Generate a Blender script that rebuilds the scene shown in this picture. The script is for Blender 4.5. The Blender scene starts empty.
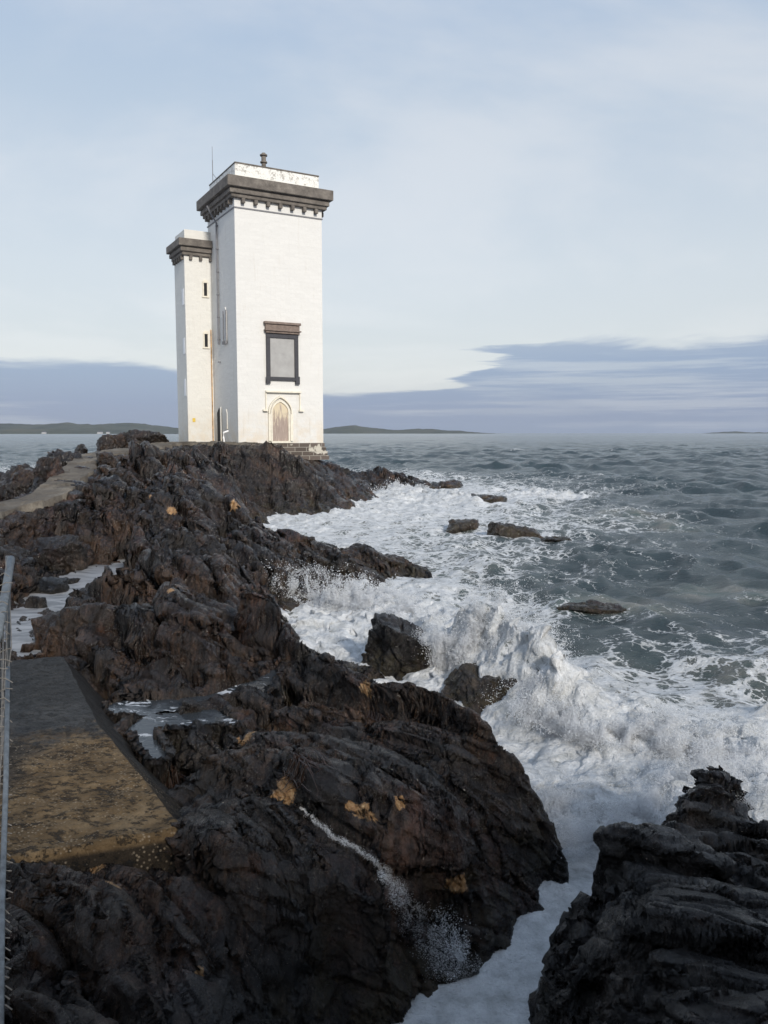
import bpy, math, random
import numpy as np
R = math.radians
scene = bpy.context.scene
col = scene.collection
rng = np.random.default_rng(7)

# ------------------------------------------------------------------ camera
EYE = 4.0; F = 800.0; PITCH = math.atan(79 / 800)
CP, SP = math.cos(PITCH), math.sin(PITCH)
cam_d = bpy.data.cameras.new('camera'); cam = bpy.data.objects.new('camera', cam_d); col.objects.link(cam)
cam.location = (0, 0, EYE); cam.rotation_euler = (R(90) - PITCH, 0, 0)
cam_d.sensor_fit = 'VERTICAL'; cam_d.sensor_height = 24; cam_d.lens = 24 * F / 1024
cam_d.clip_start = 0.05; cam_d.clip_end = 60000
scene.camera = cam

def ray(px, py):
    a = (px - 384) / F; b = (512 - py) / F
    return np.array([a, CP + b * SP, -SP + b * CP])
def atZ(px, py, z):
    r = ray(px, py); return r * (z - EYE) / r[2] + np.array([0, 0, EYE])
def atY(px, py, Y):
    r = ray(px, py); return r * Y / r[1] + np.array([0, 0, EYE])

# ------------------------------------------------------------------ noise
def _h(ix, iy, iz, s):
    n = ix.astype(np.int32).view(np.uint32) * np.uint32(374761393) + iy.astype(np.int32).view(np.uint32) * np.uint32(668265263)
    n = n + (np.asarray(iz).astype(np.int32).astype(np.uint32) * np.uint32(2147483647) + np.uint32((s * 974711) & 0xFFFFFFFF))
    n = (n ^ (n >> np.uint32(13))) * np.uint32(1274126177)
    n = (n ^ (n >> np.uint32(15))) * np.uint32(2246822519)
    n = n ^ (n >> np.uint32(16))
    return (n & np.uint32(0xFFFFFF)) * (1 / float(0x1000000))
def vn2(x, y, s=0):
    ix = np.floor(x); iy = np.floor(y); fx = x - ix; fy = y - iy
    u = fx * fx * fx * (fx * (fx * 6 - 15) + 10); v = fy * fy * fy * (fy * (fy * 6 - 15) + 10)
    def g(a, b):
        t = _h(ix + a, iy + b, 0, s) * 2 * np.pi
        return np.cos(t) * (fx - a) + np.sin(t) * (fy - b)
    return 1.5 * ((g(0, 0) * (1 - u) + g(1, 0) * u) * (1 - v) + (g(0, 1) * (1 - u) + g(1, 1) * u) * v)
def fbm2(x, y, o=4, s=0, gain=.5):
    r = 0; a = 1
    for i in range(o):
        r = r + a * vn2(x * 2 ** i + 13.7 * i, y * 2 ** i - 7.1 * i, s + i); a *= gain
    return r
def vn3(x, y, z, s=0):
    ix = np.floor(x); iy = np.floor(y); iz = np.floor(z); fx = x - ix; fy = y - iy; fz = z - iz
    u = fx * fx * (3 - 2 * fx); v = fy * fy * (3 - 2 * fy); w = fz * fz * (3 - 2 * fz)
    def g(a, b, c): return _h(ix + a, iy + b, iz + c, s)
    c0 = (g(0, 0, 0) * (1 - u) + g(1, 0, 0) * u) * (1 - v) + (g(0, 1, 0) * (1 - u) + g(1, 1, 0) * u) * v
    c1 = (g(0, 0, 1) * (1 - u) + g(1, 0, 1) * u) * (1 - v) + (g(0, 1, 1) * (1 - u) + g(1, 1, 1) * u) * v
    return (c0 * (1 - w) + c1 * w) * 2 - 1
def fbm3(x, y, z, o=3, s=0):
    r = 0; a = 1
    for i in range(o):
        r = r + a * vn3(x * 2 ** i + 3.3 * i, y * 2 ** i, z * 2 ** i, s + i); a *= .5
    return r
def cell2(x, y, s=0):
    ix = np.floor(x); iy = np.floor(y)
    f1 = np.full(x.shape, 9.); f2 = f1.copy(); idh = np.zeros(x.shape); dx = np.zeros(x.shape); dy = np.zeros(x.shape)
    for a in (-1, 0, 1):
        for b in (-1, 0, 1):
            cx = ix + a; cy = iy + b
            px = cx + .1 + .8 * _h(cx, cy, 1, s); py = cy + .1 + .8 * _h(cx, cy, 2, s)
            ex = x - px; ey = y - py; d = np.sqrt(ex * ex + ey * ey)
            m = d < f1
            f2 = np.where(m, f1, np.minimum(f2, d))
            idh = np.where(m, _h(cx, cy, 3, s), idh); dx = np.where(m, ex, dx); dy = np.where(m, ey, dy)
            f1 = np.where(m, d, f1)
    return f1, f2, idh, dx, dy
def cell3(x, y, z, s=0):
    ix = np.floor(x); iy = np.floor(y); iz = np.floor(z)
    f1 = np.full(x.shape, 9.); f2 = f1.copy(); idh = np.zeros(x.shape)
    for a in (-1, 0, 1):
        for b in (-1, 0, 1):
            for c in (-1, 0, 1):
                cx = ix + a; cy = iy + b; cz = iz + c
                ex = x - cx - _h(cx, cy, cz, s); ey = y - cy - _h(cx, cy, cz, s + 1); ez = z - cz - _h(cx, cy, cz, s + 2)
                d = np.sqrt(ex * ex + ey * ey + ez * ez)
                m = d < f1
                f2 = np.where(m, f1, np.minimum(f2, d)); idh = np.where(m, _h(cx, cy, cz, s + 3), idh); f1 = np.where(m, d, f1)
    return f1, f2, idh
def sstep(a, b, x):
    t = np.clip((x - a) / (b - a), 0, 1); return t * t * (3 - 2 * t)

# ------------------------------------------------------------------ mesh / object helpers
def tag(o, label=None, cat=None, group=None, kind=None):
    if label: o['label'] = label
    if cat: o['category'] = cat
    if group: o['group'] = group
    if kind: o['kind'] = kind
    return o
def link(name, me, mat=None, parent=None):
    o = bpy.data.objects.new(name, me); col.objects.link(o)
    if mat and me: me.materials.append(mat)
    if parent: o.parent = parent
    return o
def np_mesh(name, verts, faces, smooth=True):
    verts = np.ascontiguousarray(verts, dtype=np.float32); faces = np.ascontiguousarray(faces, dtype=np.int32)
    me = bpy.data.meshes.new(name); k = faces.shape[1]
    me.vertices.add(len(verts)); me.vertices.foreach_set('co', verts.ravel())
    me.loops.add(faces.size); me.loops.foreach_set('vertex_index', faces.ravel())
    me.polygons.add(len(faces)); me.polygons.foreach_set('loop_start', np.arange(0, faces.size, k, dtype=np.int32))
    try: me.polygons.foreach_set('loop_total', np.full(len(faces), k, dtype=np.int32))
    except Exception: pass
    me.update(calc_edges=True)
    me.polygons.foreach_set('use_smooth', np.full(len(faces), smooth))
    return me
def grid_faces(n, m):
    a = (np.arange(n - 1)[:, None] * m + np.arange(m - 1)[None, :]).ravel()
    return np.stack([a, a + 1, a + m + 1, a + m], 1)
def attr(me, name, vals):
    a = me.attributes.new(name, 'FLOAT', 'POINT'); a.data.foreach_set('value', np.ascontiguousarray(vals, dtype=np.float32).ravel())
class MB:
    def __init__(s): s.v = []; s.f = []
    def quad_box(s, c):   # 8 corners: 0-3 bottom, 4-7 top, counter-clockwise
        b = len(s.v); s.v += [tuple(p) for p in c]
        s.f += [tuple(b + i for i in q) for q in ((3, 2, 1, 0), (4, 5, 6, 7), (0, 1, 5, 4), (1, 2, 6, 5), (2, 3, 7, 6), (3, 0, 4, 7))]
    def box(s, x0, x1, y0, y1, z0, z1):
        s.quad_box([(x0, y0, z0), (x1, y0, z0), (x1, y1, z0), (x0, y1, z0), (x0, y0, z1), (x1, y0, z1), (x1, y1, z1), (x0, y1, z1)])
    def prism(s, pts, a, b, axis='y'):   # pts (p,q) polygon in x,z extruded along y (or y,z along x, or x,y along z)
        n = len(pts); base = len(s.v)
        for t in (a, b):
            for p, q in pts:
                s.v.append((p, t, q) if axis == 'y' else (t, p, q) if axis == 'x' else (p, q, t))
        s.f.append(tuple(base + i for i in range(n))); s.f.append(tuple(base + n + i for i in reversed(range(n))))
        for i in range(n):
            j = (i + 1) % n; s.f.append((base + i, base + n + i, base + n + j, base + j))
    def tube(s, pts, r, n=10):
        pts = [np.array(p, float) for p in pts]; rs = r if hasattr(r, '__len__') else [r] * len(pts); base = len(s.v)
        for i, p in enumerate(pts):
            t = pts[min(i + 1, len(pts) - 1)] - pts[max(i - 1, 0)]; t /= np.linalg.norm(t) + 1e-9
            a = np.cross(t, (0, 0, 1)) if abs(t[2]) < .9 else np.cross(t, (1, 0, 0)); a /= np.linalg.norm(a); b = np.cross(t, a)
            for k in range(n):
                w = 2 * math.pi * k / n; s.v.append(tuple(p + rs[i] * (a * math.cos(w) + b * math.sin(w))))
        for i in range(len(pts) - 1):
            for k in range(n):
                k2 = (k + 1) % n; s.f.append((base + i * n + k, base + i * n + k2, base + (i + 1) * n + k2, base + (i + 1) * n + k))
        s.f.append(tuple(base + k for k in reversed(range(n)))); s.f.append(tuple(base + (len(pts) - 1) * n + k for k in range(n)))
    def build(s, name, mat, parent=None, bevel=0, smooth=False):
        import bmesh
        me = bpy.data.meshes.new(name); me.from_pydata(s.v, [], s.f)
        bm = bmesh.new(); bm.from_mesh(me); bmesh.ops.recalc_face_normals(bm, faces=bm.faces)
        if bevel: bmesh.ops.bevel(bm, geom=[e for e in bm.edges], offset=bevel, segments=2, affect='EDGES', clamp_overlap=True)
        bm.to_mesh(me); bm.free(); me.update()
        if smooth: me.polygons.foreach_set('use_smooth', [True] * len(me.polygons))
        return link(name, me, mat, parent)
def empty(name, loc=(0, 0, 0), rz=0):
    o = bpy.data.objects.new(name, None); col.objects.link(o); o.location = loc; o.rotation_euler = (0, 0, rz); o.empty_display_size = .2
    return o

# ------------------------------------------------------------------ materials
class NT:
    def __init__(s, name):
        s.m = bpy.data.materials.new(name); s.m.use_nodes = True; s.t = s.m.node_tree; s.n = s.t.nodes; s.l = s.t.links
        s.b = s.n['Principled BSDF']; s.out = s.n['Material Output']
    def add(s, typ, **kw):
        n = s.n.new(typ)
        for k, v in kw.items(): setattr(n, k, v)
        return n
    def put(s, sock, v):
        if isinstance(v, bpy.types.NodeSocket): s.l.new(v, sock)
        elif v is not None:
            if hasattr(sock.default_value, '__len__') and len(sock.default_value) == 4 and len(v) == 3: v = (*v, 1)
            sock.default_value = v
    def pos(s): return s.add('ShaderNodeNewGeometry').outputs['Position']
    def obj(s): return s.add('ShaderNodeTexCoord').outputs['Object']
    def map(s, v, scale=(1, 1, 1), rot=(0, 0, 0), loc=(0, 0, 0), typ='POINT'):
        n = s.add('ShaderNodeMapping'); s.put(n.inputs['Vector'], v); n.inputs['Scale'].default_value = scale; n.inputs['Rotation'].default_value = rot; n.inputs['Location'].default_value = loc
        return n.outputs[0]
    def noise(s, v, sc=5, det=6, rough=.55, dist=0, out='Fac'):
        n = s.add('ShaderNodeTexNoise'); s.put(n.inputs['Vector'], v); n.inputs['Scale'].default_value = sc; n.inputs['Detail'].default_value = det
        n.inputs['Roughness'].default_value = rough; n.inputs['Distortion'].default_value = dist
        return n.outputs[out]
    def vor(s, v, sc=5, feature='F1', out='Distance', rnd=1):
        n = s.add('ShaderNodeTexVoronoi', feature=feature); s.put(n.inputs['Vector'], v); n.inputs['Scale'].default_value = sc; n.inputs['Randomness'].default_value = rnd
        return n.outputs[out]
    def ramp(s, v, stops, interp='LINEAR'):
        n = s.add('ShaderNodeValToRGB'); s.put(n.inputs[0], v); cr = n.color_ramp; cr.interpolation = interp
        while len(cr.elements) < len(stops): cr.elements.new(.5)
        for e, (p, c) in zip(cr.elements, stops):
            e.position = p; e.color = (c, c, c, 1) if not hasattr(c, '__len__') else (*c, 1)
        return n.outputs[0]
    def math(s, op, a, b=None, c=None, clamp=False):
        n = s.add('ShaderNodeMath', operation=op, use_clamp=clamp); s.put(n.inputs[0], a)
        if b is not None: s.put(n.inputs[1], b)
        if c is not None: s.put(n.inputs[2], c)
        return n.outputs[0]
    def mix(s, f, a, b, blend='MIX'):
        n = s.add('ShaderNodeMix', data_type='RGBA', blend_type=blend); s.put(n.inputs[0], f); s.put(n.inputs[6], a); s.put(n.inputs[7], b)
        return n.outputs[2]
    def mrange(s, v, a, b, c=0, d=1, smooth=True):
        n = s.add('ShaderNodeMapRange', interpolation_type='SMOOTHSTEP' if smooth else 'LINEAR')
        s.put(n.inputs[0], v)
        for i, t in zip((1, 2, 3, 4), (a, b, c, d)): s.put(n.inputs[i], t)
        return n.outputs[0]
    def sep(s, v):
        n = s.add('ShaderNodeSeparateXYZ'); s.put(n.inputs[0], v); return n.outputs
    def attr(s, name): return s.add('ShaderNodeAttribute', attribute_name=name).outputs['Fac']
    def bump(s, h, dist=.02, st=1, n0=None):
        n = s.add('ShaderNodeBump'); s.put(n.inputs['Height'], h); n.inputs['Distance'].default_value = dist; s.put(n.inputs['Strength'], st)
        if n0: s.put(n.inputs['Normal'], n0)
        return n.outputs[0]
    def set(s, col=None, rough=None, normal=None, metal=None, spec=None, **kw):
        for k, v in (('Base Color', col), ('Roughness', rough), ('Normal', normal), ('Metallic', metal), ('Specular IOR Level', spec)):
            if v is not None: s.put(s.b.inputs[k], v)
        for k, v in kw.items(): s.put(s.b.inputs[k], v)
        return s.m

STRIKE = math.atan2(.36, .93)      # strata run away from the viewer, a little to the left
def rock_material(name, dark=(.0035, .0029, .0026), mid=(.0155, .0122, .0102), lite=(.070, .053, .042), wet=.7, brown=.5, strata_rot=None, barn=.4):
    n = NT(name); p = n.pos()
    rot = (0, R(35), -STRIKE - .1) if strata_rot is None else strata_rot
    w = n.noise(p, 1.3, 3, out='Color'); pw = n.mix(.10, p, w, 'ADD')
    def ridged(v, sc, det=5, rough=.6):
        t = n.add('ShaderNodeTexNoise', noise_type='RIDGED_MULTIFRACTAL', normalize=True); n.put(t.inputs['Vector'], v)
        t.inputs['Scale'].default_value = sc; t.inputs['Detail'].default_value = det; t.inputs['Roughness'].default_value = rough; return t.outputs['Fac']
    str1 = n.noise(n.map(pw, (16, 2.4, 3.5), rot), 1.0, 6, .65)
    bed = ridged(n.map(pw, (5.5, 1.0, 1.6), rot), 1.0, 6, .62)
    big = n.noise(p, 1.1, 6, .65); fine = n.noise(p, 26, 6, .7)
    f = n.math('ADD', n.math('MULTIPLY', str1, .38), n.math('ADD', n.math('MULTIPLY', big, .35), n.math('MULTIPLY', fine, .27)))
    c = n.ramp(f, [(.37, dark), (.50, mid), (.63, lite)])
    br = n.mrange(n.noise(p, .55, 5, .65, .4), .42, .58)
    c = n.mix(n.math('MULTIPLY', br, brown), c, n.mix(1, c, (2.0, 1.35, .85), 'MULTIPLY'))
    pu = n.mrange(n.noise(n.map(p, (1, 1, 1), loc=(40, 9, 0)), .8, 5, .7), .52, .62)
    c = n.mix(n.math('MULTIPLY', pu, brown * .8), c, n.mix(1, c, (1.6, 1.2, 1.35), 'MULTIPLY'))
    ru = n.mrange(n.noise(p, 2.3, 7, .75), .60, .70)
    c = n.mix(n.math('MULTIPLY', ru, brown), c, (.085, .036, .016))
    z = n.sep(p)[2]
    ol = n.math('MULTIPLY', n.mrange(z, .75, .15), n.mrange(n.noise(p, 3.1, 6, .75), .42, .6))
    c = n.mix(n.math('MULTIPLY', ol, .5), c, (.055, .045, .020))
    fl = n.math('MULTIPLY', n.mrange(n.vor(p, 42), .20, .08), n.mrange(n.noise(p, 1.7, 5, .75), .50, .62))
    c = n.mix(n.math('MULTIPLY', fl, barn), c, (.28, .25, .21))
    c = n.mix(n.math('MULTIPLY', n.mrange(n.noise(p, 150, 2, .6), .64, .72), .3), c, (.20, .175, .15))
    oc = n.attr('ochre'); om = n.mrange(n.math('ADD', oc, n.math('MULTIPLY', n.math('SUBTRACT', n.noise(p, 15, 7, .75), .5), 1.5)), .42, .60)
    occ = n.ramp(n.noise(p, 20, 7, .75), [(.3, (.12, .06, .025)), (.48, (.36, .20, .085)), (.68, (.58, .40, .22))])
    c = n.mix(n.math('MULTIPLY', om, n.mrange(oc, .02, .1)), c, occ)
    wetm = n.mrange(n.noise(p, 1.4, 6, .75), .38, .54)
    rough = n.math('SUBTRACT', n.mrange(fine, .3, .7, .70, .46), n.math('MULTIPLY', wetm, .45 * wet + .16))
    b = n.bump(bed, .12, 1)
    b = n.bump(str1, .05, .9, b)
    b = n.bump(ridged(n.map(pw, (1.6, 1, 1.2), rot), 6.5, 6, .65), .035, .9, b)
    b = n.bump(n.noise(p, 13, 8, .78), .045, 1, b)
    b = n.bump(n.noise(p, 70, 4, .8), .010, 1, b)
    return n.set(c, rough, b, spec=.5)
M = {}
M['rock'] = rock_material('shore_rock')
M['rock_black'] = rock_material('black_wet_rock', (.003, .0028, .003), (.009, .0085, .0085), (.044, .038, .034), 1.0, .2, (R(8), R(-14), R(70)), .2)
M['rock_sea'] = rock_material('sea_rock', (.006, .0055, .005), (.020, .017, .015), (.07, .058, .046), .9, .5, None, .45)

def simple(name, c, rough=.7, var=.25, sc=8, bump=.004, metal=0):
    n = NT(name); p = n.obj(); f = n.noise(p, sc, 6, .6)
    lo = tuple(x * (1 - var) for x in c); hi = tuple(min(1, x * (1 + var)) for x in c)
    return n.set(n.ramp(f, [(.3, lo), (.7, hi)]), rough, n.bump(n.noise(p, sc * 6, 4), bump), metal)

def wall_material(name, base, stain=.3):
    n = NT(name); p = n.obj(); x, y, z = n.sep(p)
    bv = n.add('ShaderNodeCombineXYZ'); n.put(bv.inputs[0], n.math('ADD', x, y)); n.put(bv.inputs[1], z)
    br = n.add('ShaderNodeTexBrick'); n.put(br.inputs['Vector'], n.mix(.10, bv.outputs[0], n.noise(p, 2, 3, out='Color'), 'ADD'))
    br.inputs['Scale'].default_value = 1; br.inputs['Brick Width'].default_value = .62; br.inputs['Row Height'].default_value = .235; br.inputs['Mortar Size'].default_value = .014
    br.inputs['Mortar Smooth'].default_value = 1; br.inputs['Color1'].default_value = (1, 1, 1, 1); br.inputs['Color2'].default_value = (.96, .96, .96, 1); br.inputs['Mortar'].default_value = (.92, .92, .92, 1)
    c = n.mix(1, base, br.outputs['Color'], 'MULTIPLY')
    low = n.math('MULTIPLY', n.mrange(z, 2.6, -.3), n.mrange(n.noise(p, 1.6, 6, .7), .36, .62))
    c = n.mix(n.math('MULTIPLY', low, .45), c, (.60, .47, .30))
    drip = n.mrange(n.noise(n.map(p, (5, 5, .35)), 1, 5, .65), .56, .75)
    c = n.mix(n.math('MULTIPLY', drip, stain), c, (.50, .46, .38))
    chip = n.mrange(n.noise(n.map(p, (1, 1, 1.8)), 3.2, 7, .75), .685, .72)
    c = n.mix(n.math('MULTIPLY', chip, .5), c, (.33, .30, .26))
    b = n.bump(br.outputs['Fac'], .012, -.4); b = n.bump(n.noise(p, 3.5, 6, .65), .05, .7, b); b = n.bump(n.noise(p, 22, 4), .012, .6, b)
    return n.set(c, .75, b)
M['wall'] = wall_material('white_painted_stone', (.68, .67, .64), .45)
M['wall_cream'] = wall_material('cream_painted_stone', (.68, .665, .615), .4)
def cornice_material():
    n = NT('weathered_cornice_stone'); p = n.obj()
    c = n.ramp(n.noise(p, 2.2, 7, .7), [(.3, (.085, .075, .065)), (.55, (.17, .15, .13)), (.75, (.26, .235, .20))])
    c = n.mix(n.mrange(n.noise(p, 9, 5, .7), .6, .72), c, (.06, .055, .045))
    return n.set(c, .9, n.bump(n.noise(p, 14, 6, .7), .03))
M['cornice'] = cornice_material()
def parapet_material():
    n = NT('peeling_white_parapet'); p = n.obj(); z = n.sep(p)[2]
    f = n.noise(p, 4.5, 8, .8); top = n.mrange(z, 14.95, 15.35, -.05, .12)
    k = n.math('MULTIPLY', n.mrange(n.math('ADD', f, top), .635, .70), .7)
    c = n.mix(k, (.78, .77, .72), n.ramp(n.noise(p, 11, 4), [(.3, (.10, .09, .08)), (.7, (.32, .28, .23))]))
    return n.set(c, .85, n.bump(n.noise(p, 12, 5), .03))
M['parapet'] = parapet_material()
M['frame'] = simple('dark_window_frame', (.035, .035, .042), .6, .3)
M['hood'] = simple('brown_sandstone', (.20, .155, .13), .85, .3, 6, .02)
M['blind'] = simple('grey_blind_panel', (.34, .335, .325), .5, .12, 2)
def door_material():
    n = NT('weathered_wooden_door'); p = n.obj(); z = n.sep(p)[2]
    k = n.mrange(n.math('ADD', n.noise(n.map(p, (9, 9, 1.2)), 1, 6, .7), n.mrange(z, .9, 2.6, -.12, .14, False)), .44, .56)
    c = n.mix(k, n.ramp(n.noise(n.map(p, (30, 30, 2)), 1, 4), [(.3, (.26, .20, .17)), (.7, (.42, .34, .29))]), (.62, .53, .38))
    return n.set(c, .8, n.bump(n.noise(n.map(p, (40, 40, 2)), 1, 3), .01))
M['door'] = door_material()
M['moulding'] = simple('pale_stone_moulding', (.74, .69, .58), .8, .1, 5, .02)
M['black'] = simple('dark_opening', (.012, .012, .014), .8, .2)
M['pipe'] = simple('dark_drainpipe', (.16, .16, .17), .5, .2)
M['rust'] = simple('rusty_pipe', (.45, .27, .12), .8, .5, 4)
M['white'] = simple('white_plastic', (.8, .8, .8), .5, .05)
M['yellow'] = simple('yellow_notice', (.65, .45, .06), .5, .1)
M['galv'] = simple('galvanised_steel', (.13, .145, .155), .5, .4, 20, .002, .2)
M['wire'] = simple('dull_wire', (.16, .145, .125), .6, .35, 30, .001)
def plinth_material():
    n = NT('dark_plinth_blocks'); p = n.obj(); x, y, z = n.sep(p)
    bv = n.add('ShaderNodeCombineXYZ'); n.put(bv.inputs[0], n.math('ADD', x, y)); n.put(bv.inputs[1], z)
    br = n.add('ShaderNodeTexBrick'); n.put(br.inputs['Vector'], bv.outputs[0]); br.inputs['Scale'].default_value = 1
    br.inputs['Brick Width'].default_value = .75; br.inputs['Row Height'].default_value = .26; br.inputs['Mortar Size'].default_value = .016
    br.inputs['Color1'].default_value = (.07, .055, .045, 1); br.inputs['Color2'].default_value = (.12, .095, .08, 1); br.inputs['Mortar'].default_value = (.34, .32, .28, 1)
    c = n.mix(n.mrange(n.noise(p, 1.1, 4, .6), .60, .66), br.outputs['Color'], (.5, .47, .4))
    return n.set(c, .85, n.bump(n.noise(p, 9, 5), .03))
M['plinth'] = plinth_material()
def path_material():
    n = NT('worn_concrete_path'); p = n.pos()
    c = n.ramp(n.noise(p, 1.2, 7, .7), [(.3, (.055, .045, .034)), (.52, (.13, .11, .085)), (.72, (.25, .22, .175))])
    c = n.mix(n.mrange(n.noise(p, 1.9, 7, .8), .58, .66), c, (.055, .045, .032))
    return n.set(c, .85, n.bump(n.noise(p, 9, 6, .7), .06))
M['path'] = path_material()
def block_material():
    n = NT('barnacled_concrete'); p = n.pos(); y = n.sep(p)[1]; x = n.sep(p)[0]
    c = n.ramp(n.noise(p, 2.0, 7, .7), [(.3, (.06, .038, .018)), (.5, (.16, .105, .052)), (.7, (.30, .21, .115))])
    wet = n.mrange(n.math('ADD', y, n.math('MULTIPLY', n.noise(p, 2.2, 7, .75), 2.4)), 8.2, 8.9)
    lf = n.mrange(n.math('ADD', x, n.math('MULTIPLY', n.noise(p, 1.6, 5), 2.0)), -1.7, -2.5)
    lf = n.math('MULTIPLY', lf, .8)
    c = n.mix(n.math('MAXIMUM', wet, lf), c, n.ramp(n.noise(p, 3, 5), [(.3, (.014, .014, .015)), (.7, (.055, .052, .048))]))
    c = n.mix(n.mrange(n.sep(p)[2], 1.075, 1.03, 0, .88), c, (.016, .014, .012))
    weed = n.mrange(n.noise(n.map(p, (1, 1.5, 1)), 7, 9, .82), .52, .56)
    c = n.mix(n.math('MULTIPLY', weed, .8), c, (.010, .010, .010))
    fl = n.math('MULTIPLY', n.mrange(n.vor(n.map(p, (1, 1.3, 1)), 30), .36, .16), n.mrange(n.noise(p, 2.6, 6, .8), .44, .56))
    c = n.mix(n.math('MULTIPLY', fl, n.mrange(wet, 0, 1, .6, .12)), c, (.42, .34, .24))
    gr = n.mrange(n.noise(p, 90, 3, .7), .6, .72)
    c = n.mix(n.math('MULTIPLY', gr, .5), c, (.20, .14, .075))
    b = n.bump(n.noise(p, 14, 6, .7), .04); b = n.bump(weed, .02, .8, b); b = n.bump(n.noise(p, 80, 4, .8), .01, 1, b)
    return n.set(c, n.mrange(wet, 0, 1, .85, .5), b, spec=.25)
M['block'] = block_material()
def ochre_material():
    n = NT('orange_bare_stone'); p = n.pos()
    c = n.ramp(n.noise(p, 9, 7, .75), [(.3, (.10, .055, .025)), (.5, (.30, .17, .075)), (.7, (.46, .29, .15))])
    c = n.mix(n.mrange(n.noise(p, 7, 6, .75), .52, .62), c, (.035, .024, .017))
    return n.set(c, .75, n.bump(n.noise(p, 26, 6, .75), .03))
M['ochre'] = ochre_material()
def weed_material():
    n = NT('kelp'); p = n.pos()
    return n.set(n.ramp(n.noise(p, 14, 4), [(.3, (.010, .005, .003)), (.7, (.035, .016, .008))]), .35, spec=.5)
M['weed'] = weed_material()

# ---- water
def foam_lace(n, p, f):
    """0..1 foam cover from the foam density attribute f: lace on thin water, full white where dense"""
    wp = n.mix(.55, p, n.noise(p, .9, 4, .6, out='Color'), 'ADD')
    wp = n.mix(.12, wp, n.noise(p, 5, 4, .6, out='Color'), 'ADD')
    e1 = n.vor(n.map(wp, (1, .75, 1)), 1.25, 'DISTANCE_TO_EDGE'); e2 = n.vor(wp, 4.2, 'DISTANCE_TO_EDGE'); e3 = n.vor(wp, 12, 'DISTANCE_TO_EDGE')
    l1 = n.mrange(e1, 0.0, .34, 1, 0, False); l2 = n.mrange(e2, 0, .26, 1, 0, False); l3 = n.mrange(e3, 0, .22, 1, 0, False)
    tex = n.math('ADD', n.math('ADD', n.math('MULTIPLY', l1, .34), n.math('MULTIPLY', l2, .30)), n.math('MULTIPLY', l3, .16))
    tex = n.math('ADD', tex, n.math('MULTIPLY', n.noise(n.map(wp, (1, .5, 1)), 1.1, 8, .72), .75))
    thr = n.mrange(f, 0, 1, 1.24, .14, False)
    d = n.math('SUBTRACT', tex, thr)
    return n.mrange(d, 0, .20), tex
def sea_material():
    n = NT('sea_water'); p = n.pos(); f = n.attr('foam'); g = n.attr('green')
    cover, tex = foam_lace(n, p, f)
    deep = n.ramp(n.noise(n.map(p, (.6, .25, 1)), .12, 5, .6), [(.3, (.025, .041, .046)), (.7, (.042, .063, .068))])
    shallow = n.mix(n.mrange(n.noise(p, .8, 5, .7), .35, .65), (.075, .11, .10), (.24, .23, .20))
    wc = n.mix(n.math('MAXIMUM', n.mrange(f, .25, .8, 0, .8), g), deep, shallow)
    fc = n.ramp(n.noise(p, 3.5, 8, .7), [(.3, (.36, .37, .36)), (.48, (.62, .63, .63)), (.66, (.82, .83, .83))])
    c = n.mix(cover, wc, fc)
    b = n.bump(n.noise(n.map(p, (1, 1.5, 1)), .55, 9, .72), .45, .7)
    b = n.bump(n.noise(n.map(p, (1, 1.3, 1)), 3.2, 6, .7), .09, .7, b)
    b = n.bump(n.math('MULTIPLY', cover, n.noise(p, 16, 6, .75)), .03, .8, b)
    rough = n.mrange(cover, 0, 1, .18, .85)
    return n.set(c, rough, b, IOR=1.33, spec=.5)
M['sea'] = sea_material()
def pool_material():
    n = NT('pool_water'); p = n.pos()
    wp = n.mix(.5, p, n.noise(p, 1.6, 4, .6, out='Color'), 'ADD')
    k = n.mrange(n.noise(n.map(wp, (1.0, 2.2, 1)), 1.7, 8, .66, 1.2), .56, .62)
    k = n.math('MULTIPLY', k, n.mrange(n.noise(p, 14, 5, .7), .3, .5, .45, 1))
    c = n.mix(k, (.035, .04, .045), (.50, .52, .54))
    b = n.bump(n.noise(n.map(p, (1, 2, 1)), 6, 4, .6), .012, .5)
    return n.set(c, n.mrange(k, 0, 1, .08, .8), b, IOR=1.33, spec=.6)
M['pool'] = pool_material()
def froth_pool_material():
    n = NT('frothy_pool_water'); p = n.pos()
    k = n.mrange(n.noise(n.map(p, (.5, 1.3, 1)), 1.5, 8, .7, .8), .40, .56, .25, 1)
    c = n.mix(k, (.09, .095, .10), (.33, .335, .34))
    c = n.mix(n.mrange(n.noise(n.map(p, (.7, 2, 1)), 2.4, 4, .6, 1), .66, .69), c, (.05, .05, .05))
    return n.set(c, .45, n.bump(n.noise(p, 7, 5, .6), .012, .5), spec=.5)
M['froth'] = froth_pool_material()
def spray_material():
    n = NT('white_spray'); d = n.add('ShaderNodeBsdfDiffuse'); t = n.add('ShaderNodeBsdfTranslucent'); m = n.add('ShaderNodeMixShader')
    d.inputs[0].default_value = (.93, .94, .95, 1); t.inputs[0].default_value = (.93, .94, .95, 1); m.inputs[0].default_value = .5
    n.l.new(d.outputs[0], m.inputs[1]); n.l.new(t.outputs[0], m.inputs[2]); n.l.new(m.outputs[0], n.out.inputs['Surface']); n.n.remove(n.b)
    return n.m
M['spray'] = spray_material()
def whitewater_material():
    n = NT('white_water'); p = n.pos()
    fc = n.ramp(n.noise(p, 4.5, 8, .72), [(.3, (.45, .46, .46)), (.5, (.74, .75, .76)), (.66, (.88, .89, .90))])
    b = n.bump(n.noise(p, 9, 8, .75), .06, .8); b = n.bump(n.noise(p, 45, 4, .8), .012, .8, b)
    return n.set(fc, .8, b)
M['whitewater'] = whitewater_material()

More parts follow.
